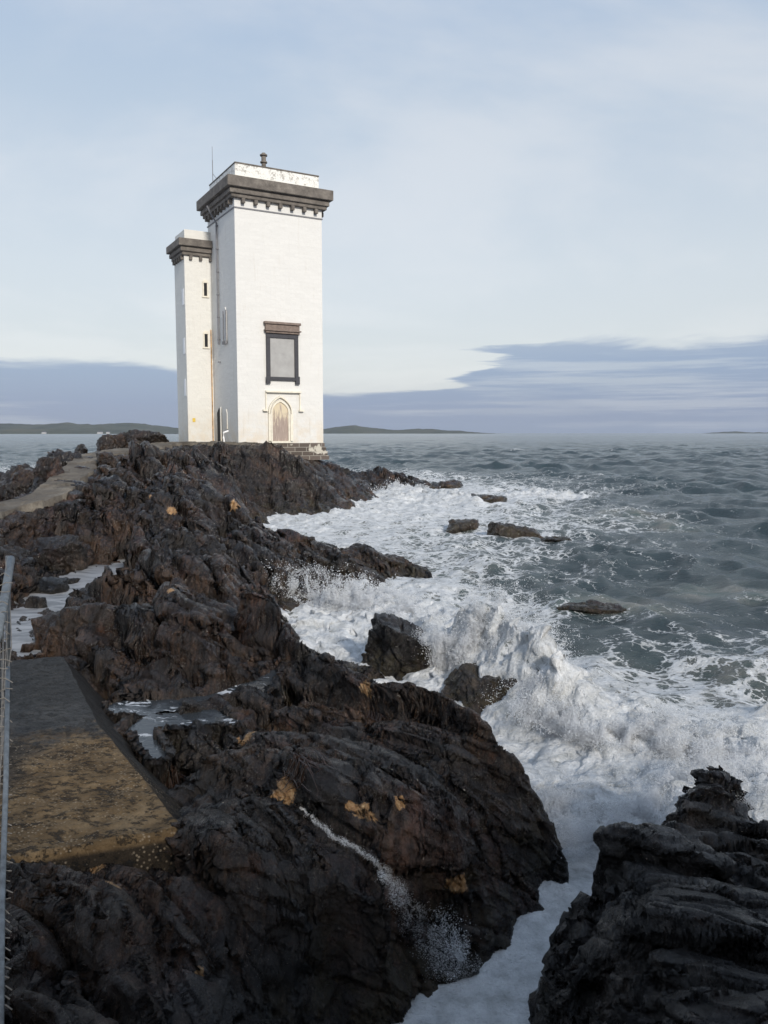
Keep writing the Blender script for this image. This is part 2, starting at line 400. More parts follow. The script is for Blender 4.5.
# ------------------------------------------------------------------ control-point fields
def rbf(pts, smooth=.02):
    P = np.array([(p[0] / p[1], math.log(p[1])) for p in pts]); V = np.array([p[2] for p in pts], float)
    D = np.linalg.norm(P[:, None] - P[None], axis=2)
    n = len(P); A = np.zeros((n + 3, n + 3)); A[:n, :n] = D - smooth * np.eye(n) * -1
    A[:n, :n] = D; A[:n, :n] -= smooth * np.eye(n)
    A[:n, n] = 1; A[:n, n + 1:] = P; A[n, :n] = 1; A[n + 1:, :n] = P.T
    w = np.linalg.solve(A, np.concatenate([V, [0, 0, 0]]))
    def f(x, y):
        qx = (x / y).ravel(); qy = np.log(y).ravel(); out = np.empty(qx.shape)
        for i in range(0, len(qx), 100000):
            a = qx[i:i + 100000, None]; b = qy[i:i + 100000, None]
            out[i:i + 100000] = np.sqrt((a - P[:, 0]) ** 2 + (b - P[:, 1]) ** 2) @ w[:n] + w[n] + a[:, 0] * w[n + 1] + b[:, 0] * w[n + 2]
        return out.reshape(x.shape)
    return f
def pxh(lst):
    out = []
    for px, py, h in lst:
        q = atZ(px, py, max(h, 0)); out.append((q[0], q[1], h))
    return out

TA = R(29); TO = np.array([-8.517, 47.0]); TZ = 3.40
dF = np.array([math.cos(TA), math.sin(TA)]); dL = np.array([-math.sin(TA), math.cos(TA)])
def tw(u, v): return TO + dF * u + dL * v

land = pxh([
    # tower mound
    (330, 464, 2.05), (350, 470, 1.7), (375, 473, 1.1), (392, 478, .35), (300, 470, 2.0), (262, 462, 2.45), (300, 488, 1.2), (340, 488, .8), (255, 480, 1.5),
    (368, 494, .15), (345, 501, .05), (300, 506, .1), (283, 512, .0), (262, 518, -.05), (245, 522, .1), (290, 525, -.4), (265, 528, -.3), (235, 530, .5), (252, 500, .55), (225, 515, .75),
    # left mass
    (228, 465, 2.6), (235, 490, 1.2), (205, 453, 3.05), (200, 480, 2.5), (200, 520, 1.9), (200, 560, 1.5), (180, 600, 1.35), (200, 640, 1.1), (150, 560, 1.5), (150, 500, 2.1), (150, 470, 2.75),
    (120, 456, 2.8), (160, 456, 2.9), (115, 480, 2.4), (110, 530, 1.35), (60, 530, 1.35), (20, 520, 1.7), (30, 560, 1.0), (10, 590, .8),
    (75, 575, .4), (50, 600, .4), (110, 565, .5), (30, 620, .4), (100, 600, .5), (150, 610, 1.3), (115, 640, .9), (60, 640, .6), (20, 655, .45),
    (112, 690, .45), (178, 800, .3), (192, 835, .45), (178, 852, .6), (160, 690, .75), (220, 695, .7), (270, 680, .7), (150, 720, .65), (200, 725, .75), (240, 650, 1.0), (300, 680, .8), (200, 760, .95), (140, 745, .4), (240, 740, .9),
    # left background beyond the causeway
    (0, 478, 2.2), (30, 472, 2.35), (60, 462, 2.7), (80, 452, 3.0),
    # middle ridge
    (235, 548, .95), (265, 542, .85), (300, 543, .7), (335, 552, .55), (385, 562, .3), (425, 569, .1), (360, 585, .1), (300, 575, .45), (250, 580, .8), (215, 590, 1.0),
    (262, 602, .3), (285, 625, .2), (315, 655, .2), (340, 685, .3), (240, 620, .75), (270, 650, .7), (390, 700, .45), (430, 712, .6), (370, 672, .1), (360, 720, .8),
    # front dome
    (455, 712, .75), (500, 745, .85), (530, 780, .75), (548, 820, .5), (556, 862, .12), (537, 897, .1), (503, 925, .06), (466, 953, .06), (418, 985, .05), (500, 958, -.7), (458, 995, -.7), (535, 930, -.6), (570, 842, -.6), (572, 885, -.9), (558, 910, -.8), (378, 1018, .02), (340, 1060, .02),
    (505, 855, .36), (450, 870, .6), (430, 900, .38), (450, 922, .2), (400, 930, .36), (400, 962, .15), (345, 985, .18), (400, 990, .03), (410, 1020, -.4), (480, 900, .2), (400, 780, 1.15), (330, 780, 1.1), (260, 790, 1.05), (300, 860, 1.05), (380, 870, 1.0), (450, 800, 1.08), (230, 860, 1.15),
    (200, 940, 1.1), (280, 940, .68), (120, 930, 1.2), (50, 930, 1.25), (40, 980, 1.45), (130, 1010, 1.2), (240, 1010, .65), (320, 1030, .15), (0, 1050, 1.5), (100, 1100, 1.4), (250, 1150, 1.0), (450, 1200, -.1),
    (196, 800, .8), (150, 800, .3), (150, 872, .95), (100, 875, .95), (50, 885, 1.0), (60, 780, .6), (40, 700, .45), (-60, 700, .8), (-60, 900, 1.4), (-150, 600, 1.2), (-200, 500, 2.2),
    # sea bed
    (310, 618, -.45), (338, 640, -.45), (330, 610, -.5), (400, 640, -.7), (480, 700, -.8), (440, 655, -.8), (400, 600, -.8), (450, 575, -.7), (470, 600, -1.2), (400, 535, -.9), (330, 527, -.6), (285, 530, -.35), (450, 500, -1.2),
    (395, 495, -.7), (340, 512, -.5), (415, 478, -.8), (540, 740, -1), (575, 800, -1.1), (590, 860, -1.1), (575, 920, -1.0), (520, 985, -.9), (460, 1020, -.9), (420, 1060, -.9), (380, 1130, -.8), (600, 1100, -1.2),
    (700, 700, -1.5), (700, 900, -1.3), (900, 800, -1.5), (560, 600, -1.5), (700, 520, -2), (600, 480, -2), (1000, 600, -2.5), (1100, 480, -3)])
def pxh_amp(l): return [(*atZ(a, b, .8)[:2], v) for a, b, v in l]
def W(x, y, h): return (x, y, h)
land += [(*tw(u, v), 3.36) for u, v in ((-2.5, -.5), (-2.6, 4), (-2.3, 8), (.4, -.6), (2.7, 2.5), (2.7, 6), (-1, -1.2))]
land += [(*tw(1.4, -.6), 3.05), (*tw(3.0, -.6), 2.6), (*tw(3.2, -3), 2.25), (*tw(5.4, -.6), 2.0), (*tw(6.2, 3), 2.3), (*tw(6, 7), 1.6), (*tw(2, 10), 1.5), (*tw(-4, 11), 1.2), (*tw(2, 15), -1), (*tw(-6, 16), -1.2), (*tw(8, 12), -.5), (*tw(14, 14), -1), (*tw(20, 22), -1.5)]
land += [(-14, 40, 2.7), (-17, 42, .5), (-20, 46, -1), (-15, 36, 2.5), (-17, 36, .6), (-20, 36, -1), (-18, 30, 1.2), (-22, 30, -1), (-26, 25, -.5), (-16, 56, -1.2), (0, 75, -1.5), (-30, 60, -3), (10, 95, -3), (-30, 100, -3), (30, 100, -4), (-60, 60, -4), (-60, 35, -3)]
base_f = rbf(land, .0)

amp_f = rbf(pxh_amp([(100, 950, .62), (250, 950, .60), (60, 880, .55), (200, 860, .6), (400, 800, .50), (480, 800, .42), (520, 850, .38), (350, 870, .5), (300, 760, .65), (420, 940, .4), (330, 1000, .5), (430, 700, .4), (350, 700, .5), (500, 745, .28), (530, 785, .28), (150, 458, .3), (190, 458, .22), (212, 462, .3), (120, 462, .35), (240, 462, .4), (470, 900, .3),
    (200, 700, .6), (250, 640, .9), (180, 620, .95), (200, 560, 1.05), (120, 520, 1.0), (200, 500, 1.0), (260, 480, .9), (320, 490, .75), (380, 485, .5), (300, 470, .8), (100, 845, .3), (150, 850, .3), (185, 830, .3), (40, 860, .3), (160, 780, .4), (250, 545, .55), (330, 555, .4), (400, 565, .3), (290, 515, .3), (270, 620, .6), (60, 560, .7), (60, 640, .7), (20, 500, .8), (700, 700, .4), (600, 480, .4)]))
path_px = [(-120, 540, 1.75), (-40, 519, 1.85), (0, 507, 1.95), (40, 497, 2.13), (60, 486, 2.35), (72, 474, 2.6), (85, 462, 2.88), (98, 454, 3.1)]
path_pts = [atZ(*p) for p in path_px]
path_pts += [np.array([*tw(-3.6, 1.5), 3.38]), np.array([*tw(-1.2, 1.0), 3.42]), np.array([*tw(.8, -1.0), 3.40])]
path_w = [.8, .75, .7, .62, .55, .55, .6, .7, .8, 1.6, 1.0]
def path_dist(x, y):
    best = np.full(x.shape, 1e9); hz = np.zeros(x.shape); ww = np.ones(x.shape)
    for i in range(len(path_pts) - 1):
        a, b = path_pts[i], path_pts[i + 1]; dx, dy = b[0] - a[0], b[1] - a[1]
        t = np.clip(((x - a[0]) * dx + (y - a[1]) * dy) / (dx * dx + dy * dy), 0, 1)
        d = np.hypot(x - a[0] - t * dx, y - a[1] - t * dy); m = d < best
        best = np.where(m, d, best); hz = np.where(m, a[2] + t * (b[2] - a[2]), hz); ww = np.where(m, path_w[i] + t * (path_w[i + 1] - path_w[i]), ww)
    return best, hz, ww

CU, SU = math.cos(STRIKE), math.sin(STRIKE)
dome = atZ(420, 840, 1.0)
def strata(x, y, s=0, rot=0.0, big=1.0):
    """slabby relief: long tilted cells of four sizes, flat faced, with open joints"""
    c, d = math.cos(STRIKE + rot), math.sin(STRIKE + rot)
    wx = x + .30 * fbm2(x * .35, y * .35, 2, s + 50); wy = y + .30 * fbm2(x * .35 + 9, y * .35, 2, s + 60)
    wx = wx + .03 * vn2(x * 2.5, y * 2.5, s + 70)
    if s == 0:      # the beds swing round towards the viewer
        u = .93 * (wx + .33 * wy - 8.0 * np.exp(-np.maximum(wy, 1) / 6)); v = 1.06 * wy - .3 * wx
    else: u = wx * c + wy * d; v = -wx * d + wy * c
    r = 0
    for su, sv, amp, tilt, pil, k in ((2.0, 5.0, .28, .22, .10, 1), (.78, 3.4, .20, .30, .52, 2), (.27, 1.2, .040, .26, .24, 3)):
        kk = big if k == 1 else 1
        f1, f2, idh, du, dv = cell2(u / su + .25 * v / sv + .10 * vn2(u * 2 / su, v * 2 / sv, s + 300 + k), v / sv, s + 10 * k)
        e = f2 - f1; t2 = (idh * 7.31) % 1 - .5; t3 = (idh * 3.77) % 1 - .5
        q = kk * (amp * (idh * 2 - 1) + su * du * (-tilt + .7 * t2) + sv * dv * .26 * t3)
        r = r + q * sstep(0, .05, e) + kk * pil * su * (1 - np.exp(-e * 9) - .8)
    r = r + .03 * fbm2(u * 2, v * 1.4, 2, s + 90)
    return r
class Pool:
    def __init__(s, z, px):      # px: list of capsules (x0, y0, x1, y1, half width px)
        s.z = z; s.c = []
        for x0, y0, x1, y1, w_ in px:
            a, b = atZ(x0, y0, z), atZ(x1, y1, z); s.c.append((a[0], a[1], b[0], b[1], w_ / F * (a[1] + b[1]) / 2))
    def r(s, x, y):
        best = np.full(x.shape, 9.)
        for ax, ay, bx, by, w_ in s.c:
            dx, dy = bx - ax, by - ay; t = np.clip(((x - ax) * dx + (y - ay) * dy) / (dx * dx + dy * dy), 0, 1)
            best = np.minimum(best, np.hypot(x - ax - t * dx, (y - ay - t * dy) * .55) / w_)
        return best + .45 * fbm2(x * 1.6, y * 1.6, 3, 222)
POOLS = [Pool(.50, [(118, 568, 64, 588, 26), (74, 584, 38, 610, 32), (44, 598, 22, 640, 22), (60, 650, 25, 655, 7)]),
         Pool(.66, [(118, 708, 180, 703, 9), (180, 703, 262, 686, 10), (150, 724, 210, 716, 11), (146, 738, 162, 760, 7), (255, 690, 274, 674, 9), (215, 716, 240, 722, 7)])]
def chan(pts): return [(*atZ(a, b, h)[:2], h) for a, b, h in pts]
CHAN = [chan([(250, 772, 1.02), (290, 798, 1.02), (318, 822, 1.0), (350, 845, .92), (378, 864, .80), (394, 888, .62), (418, 926, .32), (440, 956, .13), (456, 984, .0)]),
        chan([(394, 888, .62), (400, 916, .42), (413, 946, .2), (424, 976, .0)])]
def chan_dist(x, y, C_):
    best = np.full(x.shape, 9.); hh = np.zeros(x.shape)
    for a, b in zip(C_[:-1], C_[1:]):
        dx, dy = b[0] - a[0], b[1] - a[1]; t = np.clip(((x - a[0]) * dx + (y - a[1]) * dy) / (dx * dx + dy * dy), 0, 1)
        d = np.hypot(x - a[0] - t * dx, y - a[1] - t * dy); m = d < best; best = np.where(m, d, best); hh = np.where(m, a[2] + t * (b[2] - a[2]), hh)
    return best, hh
def terrain_h(x, y):
    shp = x.shape; x = x.ravel().astype(float); y = y.ravel().astype(float)
    b = base_f(x, y); out = np.minimum(b * 2.2, -.5)
    idx = np.nonzero(b > -.45)[0]
    if len(idx):
        out[idx] = _terrain(x[idx], y[idx], b[idx])
    return out.reshape(shp)
def _terrain(x, y, b):
    dist = np.hypot(x, y)
    b = np.where(b < 0, b * 2.2, b)
    st = strata(x, y)
    am = np.clip(amp_f(x, y) * 1.05 + .12, .3, 1.15)
    sl = np.hypot(base_f(x + .12, y) - base_f(x, y), base_f(x, y + .12) - base_f(x, y)) / .12; am = am / (1 + (sl / 1.1) ** 2)
    big = .22 * fbm2(x * .3, y * .3, 3, 200)
    amp = am * np.clip(.66 + dist / 38, .5, 1.2) * (.30 + .70 * sstep(-.1, .75, b))
    u = (x - TO[0]) * dF[0] + (y - TO[1]) * dF[1]; v = (x - TO[0]) * dL[0] + (y - TO[1]) * dL[1]
    nt_ = sstep(5.0, 1.0, np.hypot(np.maximum(0, np.maximum(-u, u - 5.5)), np.maximum(0, np.maximum(-v, v - 5))))
    amp = amp * (1 - .55 * nt_)
    dw = np.exp(-((x - dome[0] - .2) ** 2 + (y - dome[1] - .4) ** 2) / 2.2)
    uu = .93 * (x + .33 * y - 8.0 * np.exp(-np.maximum(y, 1) / 6)) + .22 * fbm2(x * .9, y * .9, 3, 260)
    q = uu * 3.4 + .5 * vn2(x * 1.3, y * .6, 261); fr = q - np.floor(q)
    led = .085 * (sstep(0, .75, fr) - sstep(.88, 1, fr) - .4) * (.5 + vn2(x * .8, y * .8, 262))
    h = b + amp * (st + big * sstep(8, 22, dist) * sstep(0, .8, b)) - .13 * amp + dw * led
    h = np.where(b > .04, np.maximum(h, .05 + .3 * b + .12 * st), h)
    m = sstep(1.0, 0, np.maximum.reduce([-2.3 - u, u - .9, -.3 - v, v - 7.5]))
    h = h * (1 - m) + m * np.minimum(h * .15 + 3.3 * .85, 3.36)
    d, hz, ww = path_dist(x, y)
    m = sstep(.9, 0, d - ww)
    h = h * (1 - m) + m * (hz - .10)
    for C_ in CHAN:
        m_ = (np.abs(x) < 4) & (y < 9)
        d, hh = chan_dist(x[m_], y[m_], C_); k = np.exp(-(d / .16) ** 2); g_ = h[m_]; h[m_] = g_ * (1 - k) + k * (np.minimum(g_, hh) * .3 + .7 * hh - .05)
    for P_ in POOLS:
        r = P_.r(x, y)
        h = np.where(r < 1.9, np.maximum(h, P_.z + .10 * np.minimum(r - 1, .9)), h)
        k = sstep(1.15, .8, r); h = h * (1 - k) + k * np.minimum(h - .05, P_.z - .05 - .1 * (1 - np.clip(r, 0, 1)) + .12 * np.maximum(0, vn2(x * 2.2, y * 2.2, 230) - .28))
    return h

# ------------------------------------------------------------------ shore
def boxblur(a, k, axis):
    a = np.moveaxis(a, axis, 0); p = np.concatenate([a[:1].repeat(k, 0), a, a[-1:].repeat(k, 0)]); c = np.cumsum(np.concatenate([np.zeros_like(p[:1]), p]), 0)
    return np.moveaxis((c[2 * k + 1:] - c[:-2 * k - 1]) / (2 * k + 1), 0, axis)
def relax(ang, Y, Z_, rows, cap=14.0):
    """respace each column's rows by surface length, so steep faces carry as many vertices as flat ground"""
    ln = np.log(Y[:, 0]); n_, m_ = Y.shape
    dz = np.diff(Z_, axis=0) / (.5 * (Y[1:] + Y[:-1])); dl = np.diff(ln)[:, None]
    rho = np.minimum(np.sqrt(dl ** 2 + dz ** 2) / dl, cap)
    vis = sstep(-.5, -.1, .5 * (Z_[1:] + Z_[:-1])) * .88 + .12
    rho = boxblur(boxblur(rho * vis, 2, 0), 7, 1)
    S = np.concatenate([np.zeros((1, m_)), np.cumsum(rho, 0)]); S /= S[-1:]
    q = np.linspace(0, 1, rows); Yn = np.empty((rows, m_)); Zn = np.empty((rows, m_))
    for j in range(m_):
        r_ = np.interp(q, S[:, j], np.arange(n_)); Yn[:, j] = np.exp(np.interp(r_, np.arange(n_), ln)); Zn[:, j] = np.interp(r_, np.arange(n_), Z_[:, j])
    return ang[None] * Yn, Yn, Zn
nd, na = 1350, 900
dd = np.exp(np.linspace(math.log(2.6), math.log(85), nd)); aa = np.linspace(-.95, .42, na)
Yg = dd[:, None] * np.ones(na)[None]; Xg = aa[None] * Yg
Zg = terrain_h(Xg, Yg)
Xg, Yg, Zg = relax(aa, Yg, Zg, nd)
# sideways push so slab edges overhang a little
def push(X, Y, Z_):
    k = np.clip(.5 + Y / 25, .5, 1.4)
    return (X + .09 * k * vn3(X * 1.7, Y * 1.7, Z_ * 3.5, 301) + .03 * vn3(X * 7, Y * 7, Z_ * 12, 302), Y + .09 * k * vn3(X * 1.7 + 7, Y * 1.7, Z_ * 3.5, 303) + .03 * vn3(X * 7, Y * 7 + 3, Z_ * 12, 304))
px_, py_ = push(Xg, Yg, Zg)
def normals(X, Y, Z_):
    ax, ay, az = np.gradient(X, axis=1), np.gradient(Y, axis=1), np.gradient(Z_, axis=1); bx, by, bz = np.gradient(X, axis=0), np.gradient(Y, axis=0), np.gradient(Z_, axis=0)
    n_ = np.stack([ay * bz - az * by, az * bx - ax * bz, ax * by - ay * bx], 2); n_ /= np.linalg.norm(n_, axis=2, keepdims=True) + 1e-12
    return n_
def carve(X, Y, Z_, mask, seed, rot, k=1.0, dip=R(55)):
    """layered fracture: dipping beds broken into flat faced blocks of three sizes, pushed out along the surface normal"""
    c, d = math.cos(rot), math.sin(rot); cd, sd2 = math.cos(dip), math.sin(dip)
    for i, (sw, sv2, stt, amp, tl) in enumerate(((.42, 2.8, .85, .12, .13), (.15, .95, .34, .055, .16), (.055, .32, .14, .018, .18))):
        N_ = normals(X, Y, Z_); n_ = N_[mask]; x, y, z = X[mask], Y[mask], Z_[mask]
        wob = .10 * fbm3(x * .9, y * .9, z * .9, 2, seed + 1)
        u = x * c + y * d + wob; v = -x * d + y * c
        w_ = (u * cd + z * sd2) / sw; t_ = (-u * sd2 + z * cd) / stt; v_ = v / sv2
        q = w_ + .35 * v_; f1, f2, idh = cell3(q, v_, t_, seed + 5 + 10 * i)
        e = f2 - f1; h2 = (idh * 9.7) % 1 - .5; h3 = (idh * 5.3) % 1 - .5
        g = amp * (idh - .5) + tl * sw * (h2 * np.sin(q * 2.2 + idh * 6) + h3 * np.sin(v_ * 2.6 + idh * 9))
        g = g * sstep(0, .025, e) - .35 * amp * (1 - sstep(0, .05, e)) 
        g = g * k * np.clip(.75 + y / 24, .75, 1.5)
        X, Y, Z_ = X.copy(), Y.copy(), Z_.copy()
        X[mask] += n_[:, 0] * g; Y[mask] += n_[:, 1] * g; Z_[mask] += n_[:, 2] * g
    return X, Y, Z_
px_, py_, Zg = carve(px_, py_, Zg, (Zg > -.25) & (np.abs(Xg / Yg) < .62), 900, STRIKE + .25)
me = np_mesh('rocky_shore', np.stack([px_, py_, Zg], 2).reshape(-1, 3), grid_faces(nd, na))
shore = link('rocky_shore', me, M['rock']); tag(shore, 'dark jagged layered shore rock running out to the lighthouse', kind='structure')
from mathutils import Vector
bpy.context.view_layer.update()
def cast_px(px, py):       # where the line of sight through a picture point meets the shore
    d = ray(px, py); ok, p, n_, _ = shore.ray_cast(Vector((0, 0, EYE)), Vector(d / np.linalg.norm(d)), distance=100)
    return (np.array(p), np.array(n_)) if ok else (None, None)
def drop(x, y, z0=8.0):    # height of the shore below (x, y)
    ok, p, n_, _ = shore.ray_cast(Vector((x, y, z0)), Vector((0, 0, -1)), distance=20)
    return p[2] if ok else 0.0
def hz_at(x, y): return float(terrain_h(np.array([[float(x)]]), np.array([[float(y)]]))[0, 0])

# unseen hill added behind the camera, shaped to shade the nearest rocks
n_ = 130; HX, HY = np.meshgrid(np.linspace(-14, 26, n_ * 2), np.linspace(-16, -2.5, n_))
HZ = 7.9 * sstep(-2.6, -6.5, HY + .8 * vn2(HX * .3, HY * .3, 240)) * sstep(-14, -8, HX) * (1 + .10 * fbm2(HX * .3, HY * .3, 4, 241)) + .5 * strata(HX, HY, 5) - .6
hb = link('shade_hill', np_mesh('shade_hill', np.stack([HX, HY, HZ], 2).reshape(-1, 3), grid_faces(n_, n_ * 2)), M['rock']); tag(hb, 'unseen rocky hill added behind the viewpoint to shade the near rocks', kind='structure')

# causeway path
P = np.array(path_pts); seg = np.concatenate([[0], np.cumsum(np.hypot(*np.diff(P[:, :2], axis=0).T))]); L = seg[-1]
tt = np.linspace(0, L, 420); cx = np.interp(tt, seg, P[:, 0]); cy = np.interp(tt, seg, P[:, 1]); cz = np.interp(tt, seg, P[:, 2]); cw = np.interp(tt, seg, path_w)
k = np.ones(13) / 13
def sm(a): return np.convolve(np.pad(a, 6, 'edge'), k, 'valid')
cx, cy, cz = sm(cx), sm(cy), sm(cz); tx = np.gradient(cx); ty = np.gradient(cy); tl = np.hypot(tx, ty); nx, ny = -ty / tl, tx / tl
ss = np.linspace(-1, 1, 31); rows = []
for j, s_ in enumerate(ss):
    wv = cw * (1 + .3 * vn2(tt * .9, np.full_like(tt, np.sign(s_) * 3), 401)) * s_
    X = cx + nx * wv; Y = cy + ny * wv
    step = .05 * np.floor(tt * .35 + .6 * vn2(X, Y, 402)) % .1
    rows.append(np.stack([X, Y, cz + .03 * fbm2(X * 2, Y * 2, 4, 403) + step - .35 * (abs(s_) > .97)], 1))
V = np.stack(rows, 1).reshape(-1, 3)
pth = link('path', np_mesh('path', V, grid_faces(420, 31)), M['path']); tag(pth, 'worn tan concrete causeway to the tower door', kind='structure')

# ------------------------------------------------------------------ sea
foam_pts = pxh([(x, y, 0) for x, y in [(0, 0)] * 0])
fl = [(300, 520, .80), (340, 505, .90), (400, 490, .95), (380, 500, .95), (440, 500, .82), (440, 488, .55), (500, 497, .75), (560, 498, .58), (600, 500, .2), (400, 520, .72), (350, 535, .66), (450, 530, .60), (460, 545, .52), (540, 550, .35), (600, 545, .28),
      (600, 515, .35), (640, 520, .40), (520, 515, .5), (500, 570, .42), (450, 590, .62), (440, 610, .85), (560, 590, .25), (560, 640, .36), (600, 660, .48), (680, 660, .44), (760, 660, .42), (720, 640, .34), (640, 630, .28), (620, 690, .62), (700, 700, .55), (760, 700, .52),
      (700, 620, .22), (640, 600, .15), (700, 580, .15), (760, 560, .12), (700, 540, .2), (660, 560, .25), (560, 720, .95), (620, 740, .96), (700, 740, .88), (768, 740, .88), (600, 780, .98), (660, 770, .97), (600, 830, 1.0), (560, 860, 1.0), (540, 910, .84), (500, 960, .80), (450, 1000, .82), (520, 1010, .80),
      (400, 560, .6), (320, 600, 1.0), (330, 640, .96), (300, 620, .96), (400, 620, 1.0), (440, 660, 1.0), (480, 700, 1.0), (540, 660, .9), (700, 800, 1.0), (768, 780, 1.0), (768, 850, .95), (650, 505, .25), (700, 500, .1), (768, 520, .08),
      (500, 470, .08), (600, 470, .04), (700, 465, .02), (450, 465, .05), (420, 475, .45), (500, 450, .02), (700, 450, .02), (300, 450, .02), (100, 440, .03), (50, 455, .05), (1000, 450, 0), (1000, 550, .1), (1000, 700, .5), (1000, 900, .9), (-200, 450, .05), (-200, 600, .5), (400, 1100, .9)]
foam_f = rbf([(*atZ(x, y, 0)[:2], v) for x, y, v in fl], .01)
ns, nb = 1500, 760
sd = np.exp(np.linspace(math.log(4.2), math.log(16000), ns)); sa = np.linspace(-.85, .95, nb)
SY = sd[:, None] * np.ones(nb)[None]; SX = sa[None] * SY
spacing = SY * (math.log(16000 / 4.2) / ns)
Z = np.zeros_like(SY); DX = np.zeros_like(SY); DY = np.zeros_like(SY)
wr = np.random.default_rng(3)
land_b = base_f(SX, np.minimum(SY, 200))
shelter = np.where(SY < 90, sstep(.4, -1.4, land_b) * .75 + .25, 1)
for i in range(64):
    lam = .55 * (26 / .55) ** (i / 63); th = R(205) + wr.normal(0, .55)
    kx, ky = math.cos(th) * 2 * math.pi / lam, math.sin(th) * 2 * math.pi / lam
    A = .0090 * lam ** .95 * wr.uniform(.6, 1.3) * (1.3 if lam < 1.5 else (1.1 + .6 * sstep(25, 90, SY)) if lam < 5 else (.22 + .85 * sstep(40, 160, SY) * (lam < 8.5)))
    att = sstep(2.2, 5, lam / spacing) * A
    ph = kx * SX + ky * SY + wr.uniform(0, 6.28)
    Z += att * np.cos(ph); DX -= .75 * att * math.cos(th) * np.sin(ph); DY -= .75 * att * math.sin(th) * np.sin(ph)
chop = 1 + .5 * fbm2(SX * .06, SY * .06, 3, 500)
Z *= chop * shelter; DX *= chop * shelter; DY *= chop * shelter
foam = foam_f(SX, np.minimum(SY, 3000))
foam = np.clip(foam, 0, 1.05)
# white caps far out
cap = .7 * sstep(.30, .5, Z) * sstep(40, 80, SY) * sstep(2500, 300, SY)
foam = np.maximum(foam, cap * .8 * sstep(.1, .5, vn2(SX * .03, SY * .05, 510)))
foam += .10 * fbm2(SX * .35, SY * .5, 3, 520) * sstep(.05, .3, foam) * sstep(120, 60, SY)
green = np.zeros_like(Z)
def swell(pts, width, back=None, lump=.35, seed=0, gr=.0):
    """breaking crest: pts (px, py, crest height) on the sea plane"""
    global Z, foam, green, DX, DY
    Q = [(*atZ(a, b, 0)[:2], h) for a, b, h in pts]
    best = np.full(SX.shape, 1e9); hh = np.zeros(SX.shape); sgn = np.zeros(SX.shape)
    for a, b in zip(Q[:-1], Q[1:]):
        dx, dy = b[0] - a[0], b[1] - a[1]; t = np.clip(((SX - a[0]) * dx + (SY - a[1]) * dy) / (dx * dx + dy * dy), 0, 1)
        ex = SX - a[0] - t * dx; ey = SY - a[1] - t * dy; d = np.hypot(ex, ey); m = d < best
        best = np.where(m, d, best); hh = np.where(m, a[2] + t * (b[2] - a[2]), hh); sgn = np.where(m, np.sign(dx * ey - dy * ex), sgn)
    w = np.where(sgn > 0, back or width, width)
    g = np.exp(-(best / w) ** 2 * (1 + .5 * fbm2(SX, SY, 2, 540 + seed)))
    n1 = fbm2(SX * 1.6, SY * 1.6, 5, 550 + seed, .62)
    Z += hh * g * (1 + .6 * lump * n1)
    foam = np.maximum(foam, sstep(.1, .5, g) * (1 - gr) * 1.02); green = np.maximum(green, g * gr)
    return g
swell([(300, 640, 0.093), (340, 610, 0.217), (380, 618, 0.279), (430, 640, 0.31)], .9, .7, .5, 1)
swell([(415, 655, 0.3), (455, 662, 0.75), (490, 672, 1.0), (525, 692, 0.85), (545, 715, 0.5)], .42, .38, .55, 2)
swell([(540, 700, 0.26), (590, 722, 0.298), (640, 735, 0.248), (700, 745, 0.136), (768, 738, 0.186), (840, 730, 0.186)], .8, .5, .6, 3)
swell([(600, 790, 0.155), (650, 800, 0.217), (760, 800, 0.248)], .7, .7, .6, 4)
swell([(376, 498, 0.186), (395, 492, 0.372), (430, 496, 0.279), (470, 500, 0.124)], 1.2, 1.0, .5, 5)
swell([(395, 480, 0.31), (425, 482, 0.31), (440, 486, 0.186)], 1.6, 1.0, .4, 6)
swell([(500, 499, 0.186), (530, 497, 0.217), (575, 500, 0.093)], .9, .9, .4, 7)
swell([(580, 520, 0.0744), (620, 513, 0.217), (650, 522, 0.186), (668, 530, 0.062)], .9, 1.2, .2, 8, .75)
swell([(700, 690, 0.062), (735, 672, 0.217), (768, 668, 0.236), (830, 670, 0.186)], .7, .9, .3, 9, .6)
swell([(700, 590, 0.031), (740, 596, 0.155), (830, 600, 0.186)], .7, 1.2, .1, 10, .9)
swell([(560, 610, 0.062), (600, 608, 0.112), (640, 612, 0.031)], .6, .8, .1, 11, .9)
near = sstep(30, 8, SY); fm = sstep(.55, .95, foam)
gully = sstep(0, .5, (SX * .0 + 7.2 - SY)) * sstep(2.0, 1.0, SX)       # calmer milky water in the gully
turb = fm * (1 - .8 * gully)
Z += turb * np.clip(SY * .008, 0, .15) * fbm2(SX * 1.8, SY * 1.8, 6, 530, .58)
DX += turb * .10 * vn3(SX * 3, SY * 3, Z * 6, 533) + turb * .05 * vn3(SX * 9, SY * 9, Z * 15, 535); DY += turb * .10 * vn3(SX * 3 + 5, SY * 3, Z * 6, 534)
Z *= 1 - .55 * gully * (SY < 8)
# hold the sea below dry land far inside the shore
V = np.stack([SX + DX, SY + DY, Z], 2).reshape(-1, 3)
me = np_mesh('sea', V, grid_faces(ns, nb)); attr(me, 'foam', np.clip(foam, 0, .86 + .16 * fbm2(SX * .8, SY * .8, 3, 560))); attr(me, 'green', np.clip(green, 0, 1))
sea = link('sea', me, M['sea']); tag(sea, 'choppy grey green sea, foaming white along the rocks', kind='structure')

